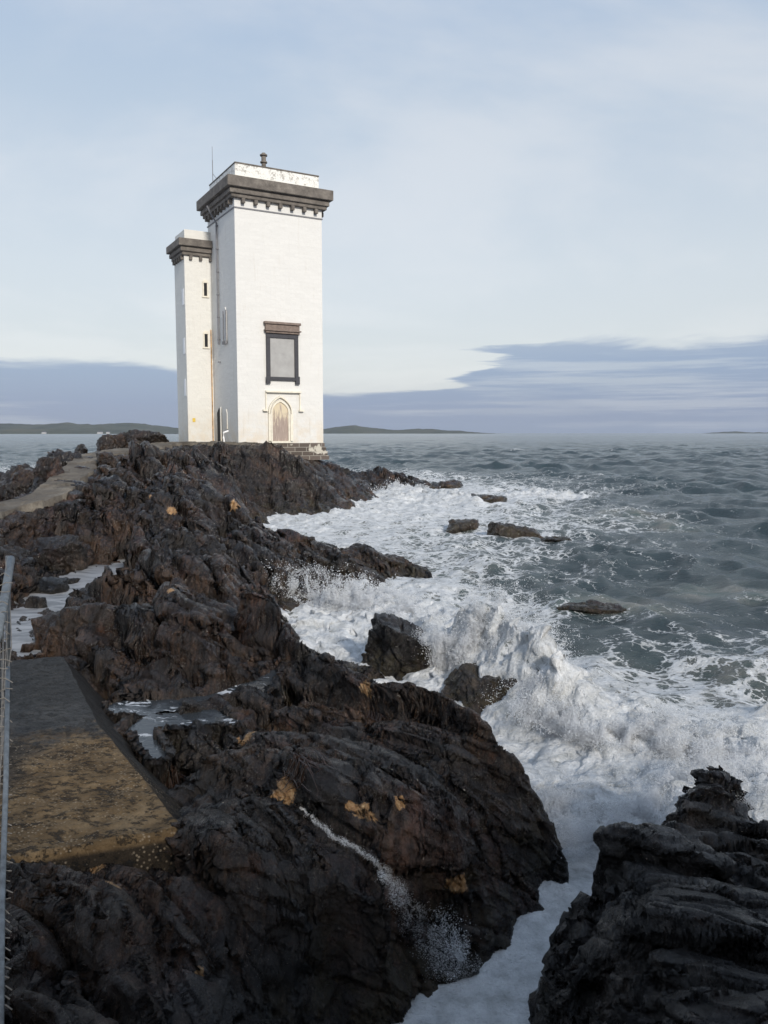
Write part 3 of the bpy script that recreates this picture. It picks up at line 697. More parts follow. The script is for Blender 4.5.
# rock pools between the slabs
def sheet(P_, x0, x1, y0, y1, mat, label):
    n = 150; X, Y = np.meshgrid(np.linspace(x0, x1, n), np.linspace(y0, y1, n)); r = P_.r(X, Y)
    f = grid_faces(n, n); keep = (r.ravel()[f] < 1.45).all(1); f = f[keep]
    used = np.unique(f); mp = np.full(n * n, -1); mp[used] = np.arange(len(used))
    V = np.stack([X.ravel(), Y.ravel(), np.full(n * n, P_.z)], 1)[used]
    o = link('rock_pool', np_mesh('rock_pool', V, mp[f]), mat); tag(o, label, kind='structure')
sheet(POOLS[0], -11, -4.5, 9, 24, M['froth'], 'pale frothy water lying in the gully beside the boulder')
sheet(POOLS[1], -4, -.5, 7, 11.5, M['pool'], 'grey pool with rafts of foam among the middle slabs')

# ------------------------------------------------------------------ far land
def hills_material():
    n = NT('moorland'); p = n.pos()
    c = n.ramp(n.noise(p, .004, 7, .65), [(.35, (.038, .046, .036)), (.55, (.070, .076, .055)), (.7, (.10, .092, .066))])
    return n.set(c, .95)
M['hills'] = hills_material()
def hill_range(prof, Y, depth, name, label, seed, low=0.0):
    xs = np.interp(np.linspace(0, 1, 260), np.linspace(0, 1, len(prof)), [p[0] for p in prof])
    ys = np.interp(xs, [p[0] for p in prof], [p[1] for p in prof])
    nD = 60; VV = np.zeros((nD, 260, 3))
    for j in range(nD):
        s_ = j / (nD - 1); y_ = Y + (s_ - .35) * depth
        sh = math.sin(math.pi * min(max(s_, 0), 1)) ** .8
        for_x = (xs - 384) / F * Y
        hgt = np.array([atY(a, b, Y)[2] for a, b in zip(xs, ys)]) * sh
        VV[j, :, 0] = for_x * (1 + (s_ - .35) * .05); VV[j, :, 1] = y_
        VV[j, :, 2] = hgt * (1 + .35 * fbm2(for_x * .004, np.full_like(for_x, y_ * .004), 4, seed) * (1 - abs(sh - .0) * .75)) + Y * .0009 * fbm2(for_x * .01, np.full_like(for_x, y_ * .01), 3, seed + 5) * sh - 1.0
    o = link(name, np_mesh(name, VV.reshape(-1, 3), grid_faces(nD, 260)), M['hills']); tag(o, label, kind='structure'); return o
hill_range([(-260, 430), (-150, 421), (-60, 424), (0, 423.4), (38, 424.7), (57, 423), (86, 424.4), (105, 423), (117, 422.2), (130, 423.5), (146, 425), (162, 426.8), (180, 428.8), (205, 431), (235, 433.2)], 5200, 1500, 'hills', 'low far moorland hills across the bay left of the tower', 610)
hill_range([(-200, 431), (-40, 429.5), (20, 429.8), (60, 428.5), (85, 431), (110, 430), (150, 432.2), (175, 433.2)], 3600, 400, 'hills', 'nearer dark low headland under the left hills', 620)
hill_range([(300, 432), (323, 429), (335, 427.5), (346, 426), (355, 425.2), (365, 427), (385, 429.3), (399, 430), (415, 429.3), (432, 429), (445, 430.2), (460, 431), (475, 432.3), (495, 433.6)], 5600, 1200, 'hills', 'low far hills on the horizon right of the tower', 630)
hill_range([(712, 433.4), (725, 432), (738, 431.6), (748, 432.6), (790, 432.9), (830, 433.4)], 7500, 900, 'hills', 'tiny flat island on the right of the horizon', 640)
hw = simple('whitewash', (.42, .42, .42), .7, .05); hr = simple('slate', (.1, .1, .11), .7, .1)
for i, (px, lab) in enumerate(((44, 'white far cottage on the left hilly shore'), (100, 'white far cottage nearer the tower on the opposite shore'), (108, 'small white far cottage rightmost on the opposite shore'))):
    q = atY(px, 431, 3350); r_ = empty('cottage', (q[0], q[1], 1)); tag(r_, lab, 'cottage', 'white cottages across the bay')
    wd = (9, 11, 7)[i]; m = MB(); m.prism([(-wd, 0), (wd, 0), (wd, 6), (-wd, 6)], -4, 4); m.build('wall', hw, r_)
    m = MB(); m.prism([(-4.4, 6.02), (4.4, 6.02), (0, 9.5)], -wd - .3, wd + .3, 'x'); m.build('roof', hr, r_)

# ------------------------------------------------------------------ lighthouse
FW, FD = 5.45, 5.15
def hz_tower(py, u=0, v=0):
    q = tw(u, v); r = ray(384 + 0, py)    # height of a picture row at the depth of local point (u, v)
    return atY(384, py, q[1])[2] - TZ
T = empty('lighthouse', (TO[0], TO[1], TZ), TA)
tag(T, 'tall square white stone lighthouse tower with dark corniced top and a joined slim stair turret', 'lighthouse')
def front(px, py):      # picture point -> (u, z) on the front face
    r = ray(px, py); n_ = np.array([dL[0], dL[1], 0]); o = np.array([0, 0, EYE]); t = ((TO - o[:2]) @ dL) / (r[:2] @ dL); q = o + r * t
    return (q[:2] - TO) @ dF, q[2] - TZ
def left(px, py, uoff=0):
    r = ray(px, py); t = ((TO + dF * uoff) @ dF) / (r[:2] @ dF); q = np.array([0, 0, EYE]) + r * t
    return (q[:2] - TO) @ dL, q[2] - TZ
def turf(px, py, v=4.6):
    r = ray(px, py); t = ((TO + dL * v) @ dL) / (r[:2] @ dL); q = np.array([0, 0, EYE]) + r * t
    return (q[:2] - TO) @ dF, q[2] - TZ
ZS = 13.36                                   # string course height
ZC = front(236, 198)[1]                      # cornice soffit
def wall_shell(m, x0, x1, y0, y1, z0, z1): m.box(x0, x1, y0, y1, z0, z1)
m = MB(); m.box(0, FW, 0, FD, -.6, ZC + .3); m.build('wall', M['wall'], T)
m = MB(); m.box(-.045, FW + .045, -.045, FD + .045, ZS, ZS + .07); m.build('string_course', M['pipe'], T)
def cornice(x0, x1, y0, y1, z, name, steps, parent):
    m = MB()
    for o_, a, b in steps: m.box(x0 - o_, x1 + o_, y0 - o_, y1 + o_, z + a, z + b)
    return m.build(name, M['cornice'], parent, .02)
cornice(0, FW, 0, FD, ZC, 'cornice', [(.24, 0, .20), (.36, .203, .44), (.32, .443, .52), (.54, .523, 1.10), (.38, 1.103, 1.14)], T)
for side in range(4):      # dentil blocks under the cornice
    Ls = (FW, FD)[side % 2]; k = 7 if side % 2 == 0 else 8
    for i in range(k):
        t = (i + .62) / (k + .2) * Ls
        m = MB(); w_ = .10
        if side == 0: m.box(t - w_, t + w_, -.27, -.003, ZC - .28, ZC - .004)
        elif side == 2: m.box(t - w_, t + w_, FD + .003, FD + .27, ZC - .28, ZC - .004)
        elif side == 1: m.box(FW + .003, FW + .27, t - w_, t + w_, ZC - .28, ZC - .004)
        else: m.box(-.27, -.003, t - w_, t + w_, ZC - .28, ZC - .004)
        m.build('dentil', M['cornice'], T, .015)
PZ = ZC + 1.143
m = MB(); m.box(.12, FW - .12, .12, FD - .12, PZ, PZ + .82); par = m.build('parapet', M['parapet'], T, .02)
m = MB(); m.box(.10, FW - .10, .10, FD - .10, PZ + .823, PZ + .90)
m.build('coping', M['cornice'], T, .01)
# lamp vent on the roof
uu = front(263, 165)[0] + .5
m = MB(); cxy = (uu, 1.2)
prof = [(.0, .17), (.25, .17), (.25, .13), (.55, .13), (.55, .21), (.62, .21), (.62, .14), (.95, .14), (.95, .22), (1.02, .22), (1.02, .16), (1.12, .10)]
m.tube([(cxy[0], cxy[1], PZ + .9 + a) for a, b in prof], [b for a, b in prof], 14); m.build('roof_vent', M['cornice'], T)
# aerial
ax, ay = .15, 4.4
m = MB(); m.tube([(ax, ay, PZ + .5), (ax, ay, PZ + 2.2)], .022, 6); m.tube([(ax, ay, PZ + 2.2), (ax, ay, PZ + 3.0)], .012, 6)
m.tube([(ax, ay, PZ + 1.4), (ax + .45, ay - .3, PZ + .7)], .015, 5); m.build('aerial', M['pipe'], T)
# plinth
m = MB()
for i, z in enumerate((0, .26, .52, .78)):
    o_ = .06 + .07 * i; m.box(.9 - .35 * i, FW + o_, -o_, FD + o_, -z - .257, -z)
m.build('plinth', M['plinth'], T, .01)
# big front window
u0, zt = front(265.5, 333); u1, _ = front(297.5, 336); _, zb = front(281, 380.5); g = .003
fr = MB(); w_ = .24
fr.box(u0, u0 + w_, -.13, -g, zb + .2, zt - .26); fr.box(u1 - w_, u1, -.13, -g, zb + .2, zt - .26); fr.box(u0, u1, -.13, -g, zt - .257, zt); fr.box(u0, u1, -.15, -g, zb, zb + .197)
fr.box(u0 - .06, u0 + .22, -.17, -.152, zb - .22, zb + .25); fr.box(u1 - .22, u1 + .06, -.17, -.152, zb - .22, zb + .25)
fr.box(u0 - .05, u0 + .2, -.15, -g, zb - .2, zb - .003); fr.box(u1 - .2, u1 + .05, -.15, -g, zb - .2, zb - .003)
WN = fr.build('window', M['frame'], T, .01)
m = MB(); m.box(u0 + w_ + .003, u1 - w_ - .003, -.05, -g, zb + .2, zt - .26); m.build('panel', M['blind'], WN)
m = MB(); m.box(u0 - .03, u1 + .05, -.24, -g, zt + .003, zt + .12); m.box(u0 - .12, u1 + .12, -.34, -g, zt + .123, zt + .2); m.box(u0 - .06, u1 + .06, -.2, -g, zt + .203, zt + .52); m.box(u0 - .14, u1 + .12, -.3, -g, zt + .523, zt + .66)
m.build('hood', M['hood'], WN, .012)
# pointed door
def arch(uc, hw_, z0, zs, za, n=10):
    pts = [(uc + hw_, z0)]
    for i in range(n + 1):
        t = i / n * math.pi / 3; pts.append((uc - hw_ + 2 * hw_ * math.cos(t), zs + (za - zs) * math.sin(t) / math.sin(math.pi / 3)))
    L2 = [(2 * uc - p, q) for p, q in reversed(pts[:-1])]
    return pts + L2
def arch_ring(m, uc, hw0, hw1, z0, zs, za0, za1, y0, y1):
    a = arch(uc, hw1, z0, zs, za1); b = arch(uc, hw0, z0, zs, za0)
    for i in range(len(a) - 1):
        p = [b[i], a[i], a[i + 1], b[i + 1]]
        m.quad_box([(p[0][0], y0, p[0][1]), (p[1][0], y0, p[1][1]), (p[2][0], y0, p[2][1]), (p[3][0], y0, p[3][1]), (p[0][0], y1, p[0][1]), (p[1][0], y1, p[1][1]), (p[2][0], y1, p[2][1]), (p[3][0], y1, p[3][1])])
uc = front(280, 420)[0]; za = front(280, 402)[1]; zs = front(280, 412)[1]
m = MB(); m.prism(arch(uc, .50, .12, zs, za), -.03, -g); DR = m.build('door', M['door'], T)
m = MB(); m.box(uc - .62, uc + .62, -.14, -g, -.002, .115); m.build('sill', M['moulding'], DR)
m = MB(); arch_ring(m, uc, .503, .60, .12, zs, za + .003, za + .13, -.10, -g); arch_ring(m, uc, .68, .76, zs - .1, zs, za + .26, za + .36, -.16, -g)
m.box(uc - .76, uc - .62, -.12, -g, .12, zs - .12); m.box(uc + .62, uc + .80, -.12, -g, .12, zs - .12); m.build('door_surround', M['moulding'], DR, .005)
ul, zl = front(265, 391.5); ur = front(300, 394)[0]
m = MB(); m.box(ul, ur, -.22, -g, zl - .05, zl + .05); m.box(ul, ul + .07, -.10, -g, zl - 1.05, zl - .053); m.box(ur - .07, ur, -.10, -g, zl - 1.05, zl - .053); m.box(ul - .18, ul + .12, -.2, -g, zl - 1.16, zl - 1.055); m.box(ur - .12, ur + .18, -.2, -g, zl - 1.16, zl - 1.055)
m.build('label_mould', M['moulding'], T, .008)
# left face: blind lancets, side door, drainpipe
def lancet(px, py0, py1, w_, mat, name, depth=.05):
    v0, z1 = left(px, py0); _, z0 = left(px, py1)
    m = MB(); pts = [(v0 - w_, z0), (v0 + w_, z0), (v0 + w_, z1 - .3), (v0, z1), (v0 - w_, z1 - .3)]
    m.prism(pts, -depth, -g, 'x'); o = m.build(name, mat, T); return o, v0, z0, z1
o, v0, z0, z1 = lancet(225.5, 307, 341, .20, M['wall'], 'niche'); 
m = MB()
for s_ in (-1, 1): m.box(-.10, -.053, v0 + s_ * .24 - .04, v0 + s_ * .24 + .04, z0, z1 - .2)
m.box(-.16, -.053, v0 - .32, v0 + .32, z0 - .2, z0 - .02); m.build('surround', M['pipe'], o)
o, v0, z0, z1 = lancet(226.8, 409, 429, .14, M['wall_cream'], 'niche')
o, v0, z0, z1 = lancet(219.5, 408, 441, .36, M['black'], 'side_door'); 
m = MB(); m.box(-.1, -.053, v0 - .5, v0 - .37, z0, z1 + .05); m.build('surround', M['wall_cream'], o)
v1, _ = left(219.2, 300); v2, zt_ = left(216.5, 216)
m = MB(); m.tube([(-.62, v1 + .1, ZC + .25), (-.30, v1 + .1, ZC - .30), (-.09, v1, ZC - .7), (-.09, v1, left(219, 345)[1])], .055, 8); 
for i in range(7): m.box(-.14, -.003, v1 - .09, v1 + .09, 13 - i * 1.35, 13.06 - i * 1.35)
m.build('drainpipe', M['pipe'], T)
vv, zz = left(230, 436); m = MB(); m.tube([(-.1, vv, -.03), (-.35, vv, -.02), (-.4, vv, .3), (-.4, vv, .62), (-.1, vv, .72)], .06, 8); m.build('white_pipe', M['white'], T)
# stair turret
TU0, TU1, TV0, TV1 = -1.68, -.003, 4.62, 6.95
zc2 = turf(190, 255.5)[1]
m = MB(); m.box(TU0, TU1, TV0, TV1, -.6, zc2 + .2); TT = m.build('turret', M['wall_cream'], T)
m = MB()
for o_, a, b in [(.15, 0, .20), (.26, .203, .44), (.23, .443, .50), (.40, .503, .94)]: m.box(TU0 - o_, TU1, TV0 - o_, TV1 + o_, zc2 + a, zc2 + b)
m.build('cornice', M['cornice'], TT, .02)
m = MB(); m.box(TU0 + .06, TU1, TV0 + .06, TV1 - .06, zc2 + .943, zc2 + 1.56); m.build('parapet', M['wall_cream'], TT, .02)
for i in range(3):
    t = TU0 + .38 + i * .62; m = MB(); m.box(t - .09, t + .09, TV0 - .17, TV0 - .003, zc2 - .26, zc2 - .004); m.build('dentil', M['cornice'], TT, .01)
for i in range(5):
    t = TV0 + .2 + i * .47; m = MB(); m.box(TU0 - .17, TU0 - .003, t - .09, t + .09, zc2 - .26, zc2 - .004); m.build('dentil', M['cornice'], TT, .01)
for px, p0, p1 in ((205, 279, 296), (205.7, 330, 347)):
    a, z1 = turf(px, p0, TV0); _, z0 = turf(px, p1, TV0)
    m = MB(); m.box(a - .10, a + .10, TV0 - .012, TV0 - .003, z0, z1 - .25); wn = m.build('window', M['black'], TT)
    m = MB(); m.box(a - .18, a - .103, TV0 - .07, TV0 - .003, z0, z1 - .25); m.box(a + .103, a + .18, TV0 - .07, TV0 - .003, z0, z1 - .25); m.box(a - .22, a + .22, TV0 - .08, TV0 - .003, z0 - .1, z0 - .003)
    ring = [(a + .19 * math.cos(t), z1 - .245 + .19 * math.sin(t)) for t in np.linspace(0, math.pi, 9)]
    m.prism(ring, TV0 - .07, TV0 - .003); m.build('surround', M['moulding'], wn, .005)
for px, p0, p1 in ((183, 289, 305), (184, 338, 354), (185, 379, 396)):
    v0, z1 = left(px, p0, TU0); _, z0 = left(px, p1, TU0)
    m = MB(); m.box(TU0 - .02, TU0 - .003, v0 - .22, v0 + .22, z0, z1); m.build('window', M['white'], TT)
a, z0 = turf(212.8, 438); _, z1 = turf(212.8, 330)
m = MB(); m.tube([(-.12, TV0 - .07, 0), (-.12, TV0 - .07, z1)], .035, 6); m.build('rusty_pipe', M['rust'], TT)
a, z0 = turf(194, 420); m = MB(); m.box(a - .09, a + .09, TV0 - .03, TV0 - .003, z0 - .12, z0 + .12); m.build('notice', M['yellow'], TT)

# ------------------------------------------------------------------ rocks that stand on their own
def ico(level):
    import bmesh
    bm = bmesh.new(); bmesh.ops.create_icosphere(bm, subdivisions=level, radius=1); bm.verts.ensure_lookup_table()
    v = np.array([q.co[:] for q in bm.verts]); f = np.array([[w.index for w in t.verts] for t in bm.faces]); bm.free(); return v, f
ICO = {k: ico(k) for k in (5, 6, 7)}
def rock(name, c, size, rz, seed, mat, label, group=None, level=6, power=.75, tilt=(0, 0), cat='rock', strat=1.0):
    v, f = ICO[level]; v = v.copy()
    g_ = np.random.default_rng(seed); N_ = g_.normal(0, 1, (26, 3)); N_ /= np.linalg.norm(N_, axis=1, keepdims=True); N_[0] = (0, 0, 1)
    D_ = g_.uniform(.62, .95, 26); rr = np.min(np.where(v @ N_.T > .15, D_ / np.maximum(v @ N_.T, .15), 9), axis=1); rr = np.minimum(rr, 1.15)
    v0 = v; v = np.sign(v) * np.abs(v) ** power * rr[:, None] * 1.12
    sx, sy, sz = size; p = v * np.array(size); s = (sx * sy * sz) ** (1 / 3)
    q = p / s
    w = .25 * np.stack([fbm3(q[:, 0] * .8 + i * 9, q[:, 1] * .8, q[:, 2] * .8, 3, seed + i) for i in range(3)], 1)
    q2 = q + w
    f1, f2, idh = cell3(q2[:, 0] * 2.6, q2[:, 1] * 1.2, q2[:, 2] * 2.2, seed + 10)
    g1, g2, idg = cell3(q2[:, 0] * 7, q2[:, 1] * 3, q2[:, 2] * 6, seed + 20)
    lay = np.abs(((q2[:, 0] * .35 + q2[:, 2]) * 5.0 + idh) % 1 - .5)
    dsp = strat * (.16 * (idh - .5) * sstep(0, .08, f2 - f1) - .05 * (1 - sstep(0, .08, f2 - f1)) + .05 * (idg - .5) * sstep(0, .10, g2 - g1) + .05 * (lay - .25)) + .10 * fbm3(q[:, 0] * .9, q[:, 1] * .9, q[:, 2] * .9, 3, seed + 30) + .03 * fbm3(q[:, 0] * 8, q[:, 1] * 5, q[:, 2] * 8, 3, seed + 40)
    nrm = v0 / (np.linalg.norm(v0, axis=1, keepdims=True)); p = p + nrm * (dsp * s)[:, None] + w * s * .5
    o = link(name, np_mesh(name, p, f), mat); o.location = c; o.rotation_euler = (tilt[0], tilt[1], rz)
    tag(o, label, cat, group); return o
def rock_px(px, py, z, wpx, hpx, depth, rz, seed, mat, label, group=None, **kw):
    """rock whose visible silhouette is wpx by hpx pixels with its foot at picture point (px, py) on level z"""
    q = atZ(px, py, z); s = q[1] / F; a = wpx * s / 2; h = hpx * s
    return rock('rock' if 'name' not in kw else kw.pop('name'), (q[0], q[1] + depth * .4, z + h * .12), (a, depth, h * .80), rz, seed, mat, label, group, **kw)
G = 'loose rocks standing in the surf'
rock_px(404, 672, -.05, 90, 47, .7, R(-12), 31, M['rock_black'], 'black lumpy rock ringed by white surf in mid picture', G, level=7, tilt=(0, R(24)))
rock_px(487, 698, 0, 78, 28, .55, R(5), 32, M['rock_sea'], 'spray spattered dark rock behind the rounded front slab, under the tall splash', G, level=6)
rock_px(461, 529, 0, 30, 11, .55, R(5), 33, M['rock_sea'], 'small knobbly skerry, left of the pair beyond the middle ridge', G, level=5)
rock_px(513, 535, 0, 56, 12, .6, R(-6), 34, M['rock_sea'], 'longer two humped brown skerry beside a small knobbly one', G, level=6, tilt=(0, R(10)))
rock_px(558, 541, 0, 30, 5, .4, R(-4), 35, M['rock_sea'], 'thin low skerry trailing right of the two humped one', G, level=5)
rock_px(449, 488, 0, 30, 7, .8, 0, 36, M['rock_sea'], 'farthest flat dark skerry right of the tower headland', G, level=5)
rock_px(488, 503, 0, 42, 9, 1.0, 0, 37, M['rock_sea'], 'low dark skerry with white surf breaking to its right', G, level=5)
rock_px(600, 613, -.04, 84, 8, .45, R(-6), 38, M['rock_sea'], 'long brown rock awash alone in the open water', G, level=6, tilt=(0, R(5)))
rock_px(500, 580, 0, 10, 3, .1, 0, 39, M['rock_sea'], 'tiny dark rock barely awash', G, level=5) if False else None
G = 'boulders on the shore'
rock_px(85, 655, .45, 130, 52, .6, R(-10), 41, M['rock'], 'dark pointed boulder standing by the frothy pool above the concrete block', G, level=7, power=.95)
rock_px(48, 570, .5, 90, 36, .9, R(10), 42, M['rock'], 'blocky rock between the causeway and the frothy pool', G)
rock_px(50, 592, .5, 36, 14, .35, 0, 43, M['rock_black'], 'flat dark rock in the pool, the largest of four', G, level=5)
rock_px(34, 607, .5, 24, 12, .25, 0, 44, M['rock_black'], 'small dark rock low in the frothy pool', G, level=5)
rock_px(62, 584, .5, 28, 7, .2, 0, 45, M['rock_black'], 'low wet rock at the far side of the frothy pool', G, level=5)
rock_px(25, 586, .5, 16, 5, .15, 0, 46, M['rock_black'], 'smallest wet rock in the frothy pool, near the fence', G, level=5)
q = tw(-5.3, 2.2); rock('rock', (q[0], q[1], 3.15), (1.4, 1.2, 1.0), R(20), 51, M['rock'], 'rounded dark boulder on the skyline just left of the tower', G, level=6, tilt=(0, R(12)))
q = tw(-6.9, 1.4); rock('rock', (q[0], q[1], 2.9), (.85, .9, 1.2), R(-15), 52, M['rock'], 'upright craggy boulder on the skyline left of the rounded one', G, level=6)
G = 'rocks beyond the causeway'
for i, (px, py, z, w_, h_, dp, lab) in enumerate([
        (20, 500, 1.7, 70, 42, 1.4, 'leftmost heaped crag at the frame edge beyond the causeway'), (45, 496, 1.9, 20, 44, .8, 'thin upright spike of rock beyond the causeway'),
        (68, 478, 2.2, 36, 34, 1.2, 'tallest rounded crag on the seaward side of the causeway'), (104, 470, 2.6, 20, 22, .9, 'craggy rock on the landward side where the causeway narrows'),
        (80, 452, 2.9, 10, 10, .7, 'small knob of rock at the far end of the causeway')]):
    rock_px(px, py, z, w_, h_, dp, R(-20 + 13 * i), 60 + i * 7, M['rock'], lab, G, level=6, power=.85)
# slabs on the shore
G = 'big slabs of the near shore'

# near right outcrop
def outcrop():
    cp = pxh([(541, 1015, .35), (556, 962, .6), (583, 900, .9), (606, 858, 1.15), (622, 842, 1.28), (645, 850, 1.15), (668, 846, 1.05), (672, 815, .85), (690, 782, .85), (712, 772, .88), (742, 784, .75), (760, 822, .65), (690, 830, .8),
              (740, 840, .75), (640, 900, 1.35), (700, 880, 1.15), (768, 880, 1.1), (768, 950, 1.4), (650, 960, 1.4), (600, 960, 1.2), (580, 1010, 1.0), (620, 1030, 1.25), (700, 1030, 1.5), (768, 1030, 1.6), (850, 900, 1.1), (850, 1000, 1.5), (560, 1060, .7), (650, 1150, 1.3), (850, 1200, 1.6), (850, 850, .4), (950, 900, .6)])
    out = []
    for x, y, h in cp[:12]:
        out.append((x, y, h))
    edge = [(541, 1015, .35, -.30, .0), (556, 962, .6, -.30, .05), (583, 900, .9, -.28, .12), (606, 858, 1.15, -.2, .25), (622, 842, 1.28, -.05, .35), (645, 850, 1.15, .05, .5), (672, 815, .85, -.28, .35), (690, 782, .85, -.2, .35), (712, 772, .88, .0, .4), (742, 784, .75, .25, .4), (760, 822, .65, .4, .4)]
    for a, b, h, ox, oy in edge:
        q = atZ(a, b, h); cp.append((q[0] + ox, q[1] + oy, -.7)); cp.append((q[0] + ox * 2.5, q[1] + oy * 2.5, -1.6))
    cp.append((6, 6.5, -.8)); cp.append((.4, 3.2, -.8)); cp.append((3.2, 8.5, -1.5))
    f = rbf(cp, 0)
    n1, n2 = 760, 640
    d1 = np.exp(np.linspace(math.log(1.9), math.log(7.8), n1)); a1 = np.linspace(.08, .95, n2)
    Y = d1[:, None] * np.ones(n2)[None]; X = a1[None] * Y
    b = f(X, Y)
    st = strata(X * 1.25 + 40, Y * 1.25 + 17, 77, R(62), .35)
    h = b + st * .24 * (.45 + .55 * sstep(-.5, .6, b))
    # horizontal bedding ledges
    q = h * 7 + 1.1 * vn2(X * .9, Y * .9, 701) + .8 * X; led = (np.floor(q) + sstep(.25, .95, q - np.floor(q)) - q) / 7
    h = h + .55 * led
    h = np.maximum(h, -1.3); X, Y, h = relax(a1, Y, h, n1)
    X2 = X + .09 * vn3(X * 2, Y * 2, h * 5, 705) + .035 * vn3(X * 7, Y * 7, h * 16, 706); Y2 = Y + .09 * vn3(X * 2 + 4, Y * 2, h * 5, 707) + .03 * vn3(X * 7, Y * 7 + 3, h * 16, 708)
    h = np.maximum(h, -1.3); X2, Y2, h = carve(X2, Y2, h, (h > -.4), 950, R(62), 1.25, R(72))
    o = link('rock_outcrop', np_mesh('rock_outcrop', np.stack([X2, Y2, h], 2).reshape(-1, 3), grid_faces(n1, n2)), M['rock_black'])
    tag(o, 'big black ledged rock outcrop filling the near right corner', 'rock')
outcrop()

# bare orange patches of the shore rock
VS = np.empty(len(shore.data.vertices) * 3, dtype=np.float32); shore.data.vertices.foreach_get('co', VS); VS = VS.reshape(-1, 3); OC = np.zeros(len(VS))
for px, py, w_, h_ in [(350, 806, 12, 10), (364, 812, 24, 18), (374, 818, 12, 12), (400, 803, 15, 15), (458, 884, 26, 26), (284, 792, 40, 22), (98, 868, 16, 20), (112, 884, 22, 26), (200, 973, 15, 9), (366, 688, 26, 9), (322, 652, 18, 8), (700, 905, 10, 8), (170, 590, 12, 6), (172, 510, 14, 8), (236, 505, 18, 8), (248, 735, 30, 16), (150, 495, 10, 8)]:
    q, nn = cast_px(px, py)
    if q is None: continue
    r_ = (w_ + h_) / 4 * q[1] / F * 1.25; d = np.linalg.norm((VS - q) * (1, .8, 1), axis=1) / r_; OC = np.maximum(OC, np.clip(1.25 - d, 0, 1))
attr(shore.data, 'ochre', OC)

# concrete block
def block():
    zt = 1.12
    far_l, far_r = atZ(-10, 662, .86)[:2], atZ(64, 656, .86)[:2]; mid_l, mid_r = atZ(-20, 735, zt)[:2], atZ(98, 722, zt)[:2]; near_r, near_l = atZ(184, 829, zt)[:2], atZ(-60, 868, zt)[:2]
    mid_r2 = mid_r
    nU, nV = 140, 260
    ts = np.linspace(0, 1, nV); us = np.linspace(0, 1, nU); V = []
    for t in ts:
        if t < .45: k_ = t / .45; Lp = far_l * (1 - k_) + mid_l * k_; Rp = far_r * (1 - k_) + mid_r * k_; z = .86 * (1 - k_) + zt * k_
        else: k_ = (t - .45) / .55; Lp = mid_l * (1 - k_) + near_l * k_; Rp = mid_r * (1 - k_) + near_r * k_; z = zt
        V.append([(*(Lp * (1 - u) + Rp * u), z) for u in us])
    V = np.array(V); x, y = V[..., 0], V[..., 1]
    V[..., 2] += .018 * fbm2(x * 3, y * 3, 5, 801) + .006 * fbm2(x * 25, y * 25, 3, 802)
    V[:, -1, 2] -= .03; V[-1, :, 2] -= .03
    top = V.reshape(-1, 3); faces = list(map(tuple, grid_faces(nV, nU)))
    verts = list(map(tuple, top)); 
    # battered right side and near end, sunk into the rock
    def skirt(idx, off):
        b0 = len(verts)
        K = 8
        for k_ in range(1, K + 1):
            for j in idx:
                p = top[j]; e = k_ / K; verts.append((p[0] + off[0] * e + .02 * math.sin(p[1] * 9 + k_), p[1] + off[1] * e, p[2] - 1.3 * e))
        n = len(idx)
        for k_ in range(K):
            for j in range(n - 1):
                a = idx[j] if k_ == 0 else b0 + (k_ - 1) * n + j; b = idx[j + 1] if k_ == 0 else b0 + (k_ - 1) * n + j + 1
                c = b0 + k_ * n + j + 1; d = b0 + k_ * n + j; faces.append((a, d, c, b))
    skirt([i * nU + nU - 1 for i in range(nV)], (.95, .55))
    skirt([(nV - 1) * nU + i for i in range(nU)][::-1], (.05, -.12))
    skirt([i for i in range(nU)], (-.1, .3))
    skirt([i * nU for i in range(nV)][::-1], (-.1, 0))
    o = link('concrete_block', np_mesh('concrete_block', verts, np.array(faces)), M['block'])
    tag(o, 'wedge shaped old concrete block crusted with ochre barnacles and dark weed', 'concrete block')
block()

# fence at the left edge of the footbridge
FN = empty('wire_fence', (atY(8, 557, 5.5)[0], 5.5, 1.0)); tag(FN, 'galvanised pipe and wire fence seen edge on at the left frame edge', 'fence')
off = np.array(FN.location)
def fp(px, py, Y): return atY(px, py, Y) - off
m = MB(); m.tube([fp(11, 559, 6.6), fp(6, 590, 5.9), fp(-4, 640, 5.0)], .032, 12); m.build('top_rail', M['galv'], FN, smooth=True)
m = MB(); m.tube([fp(8, 668, 5.2), fp(6, 780, 4.3), fp(2, 900, 3.6), fp(0, 1040, 2.9)], .0145, 12); m.build('lower_rail', M['galv'], FN, smooth=True)
m = MB(); m.tube([fp(8, 556, 6.62), fp(8, 700, 6.62)], .02, 10); m.build('post', M['galv'], FN, smooth=True)
fr_ = random.Random(5)
for i in range(9):
    a = fr_.uniform(-2, 9); m = MB(); m.tube([fp(a + fr_.uniform(-2, 2), 560 + 10 * i, 6.4), fp(a + fr_.uniform(-3, 4), 620 + 12 * i, 5.6), fp(a - 3 + fr_.uniform(-3, 3), 690 + 14 * i, 4.9)], .0035, 5); m.build('wire', M['wire'], FN)
for i in range(46):
    y_ = 575 + i * 9.6; w_ = fr_.uniform(3, 8); m = MB(); m.tube([fp(-6, y_ + fr_.uniform(-5, 5), 5.6 - i * .055), fp(2 + w_ * .5, y_ - 2, 5.6 - i * .055), fp(5 + w_, y_ + fr_.uniform(-4, 4), 5.6 - i * .055)], .0032, 5); m.build('wire', M['wire'], FN)

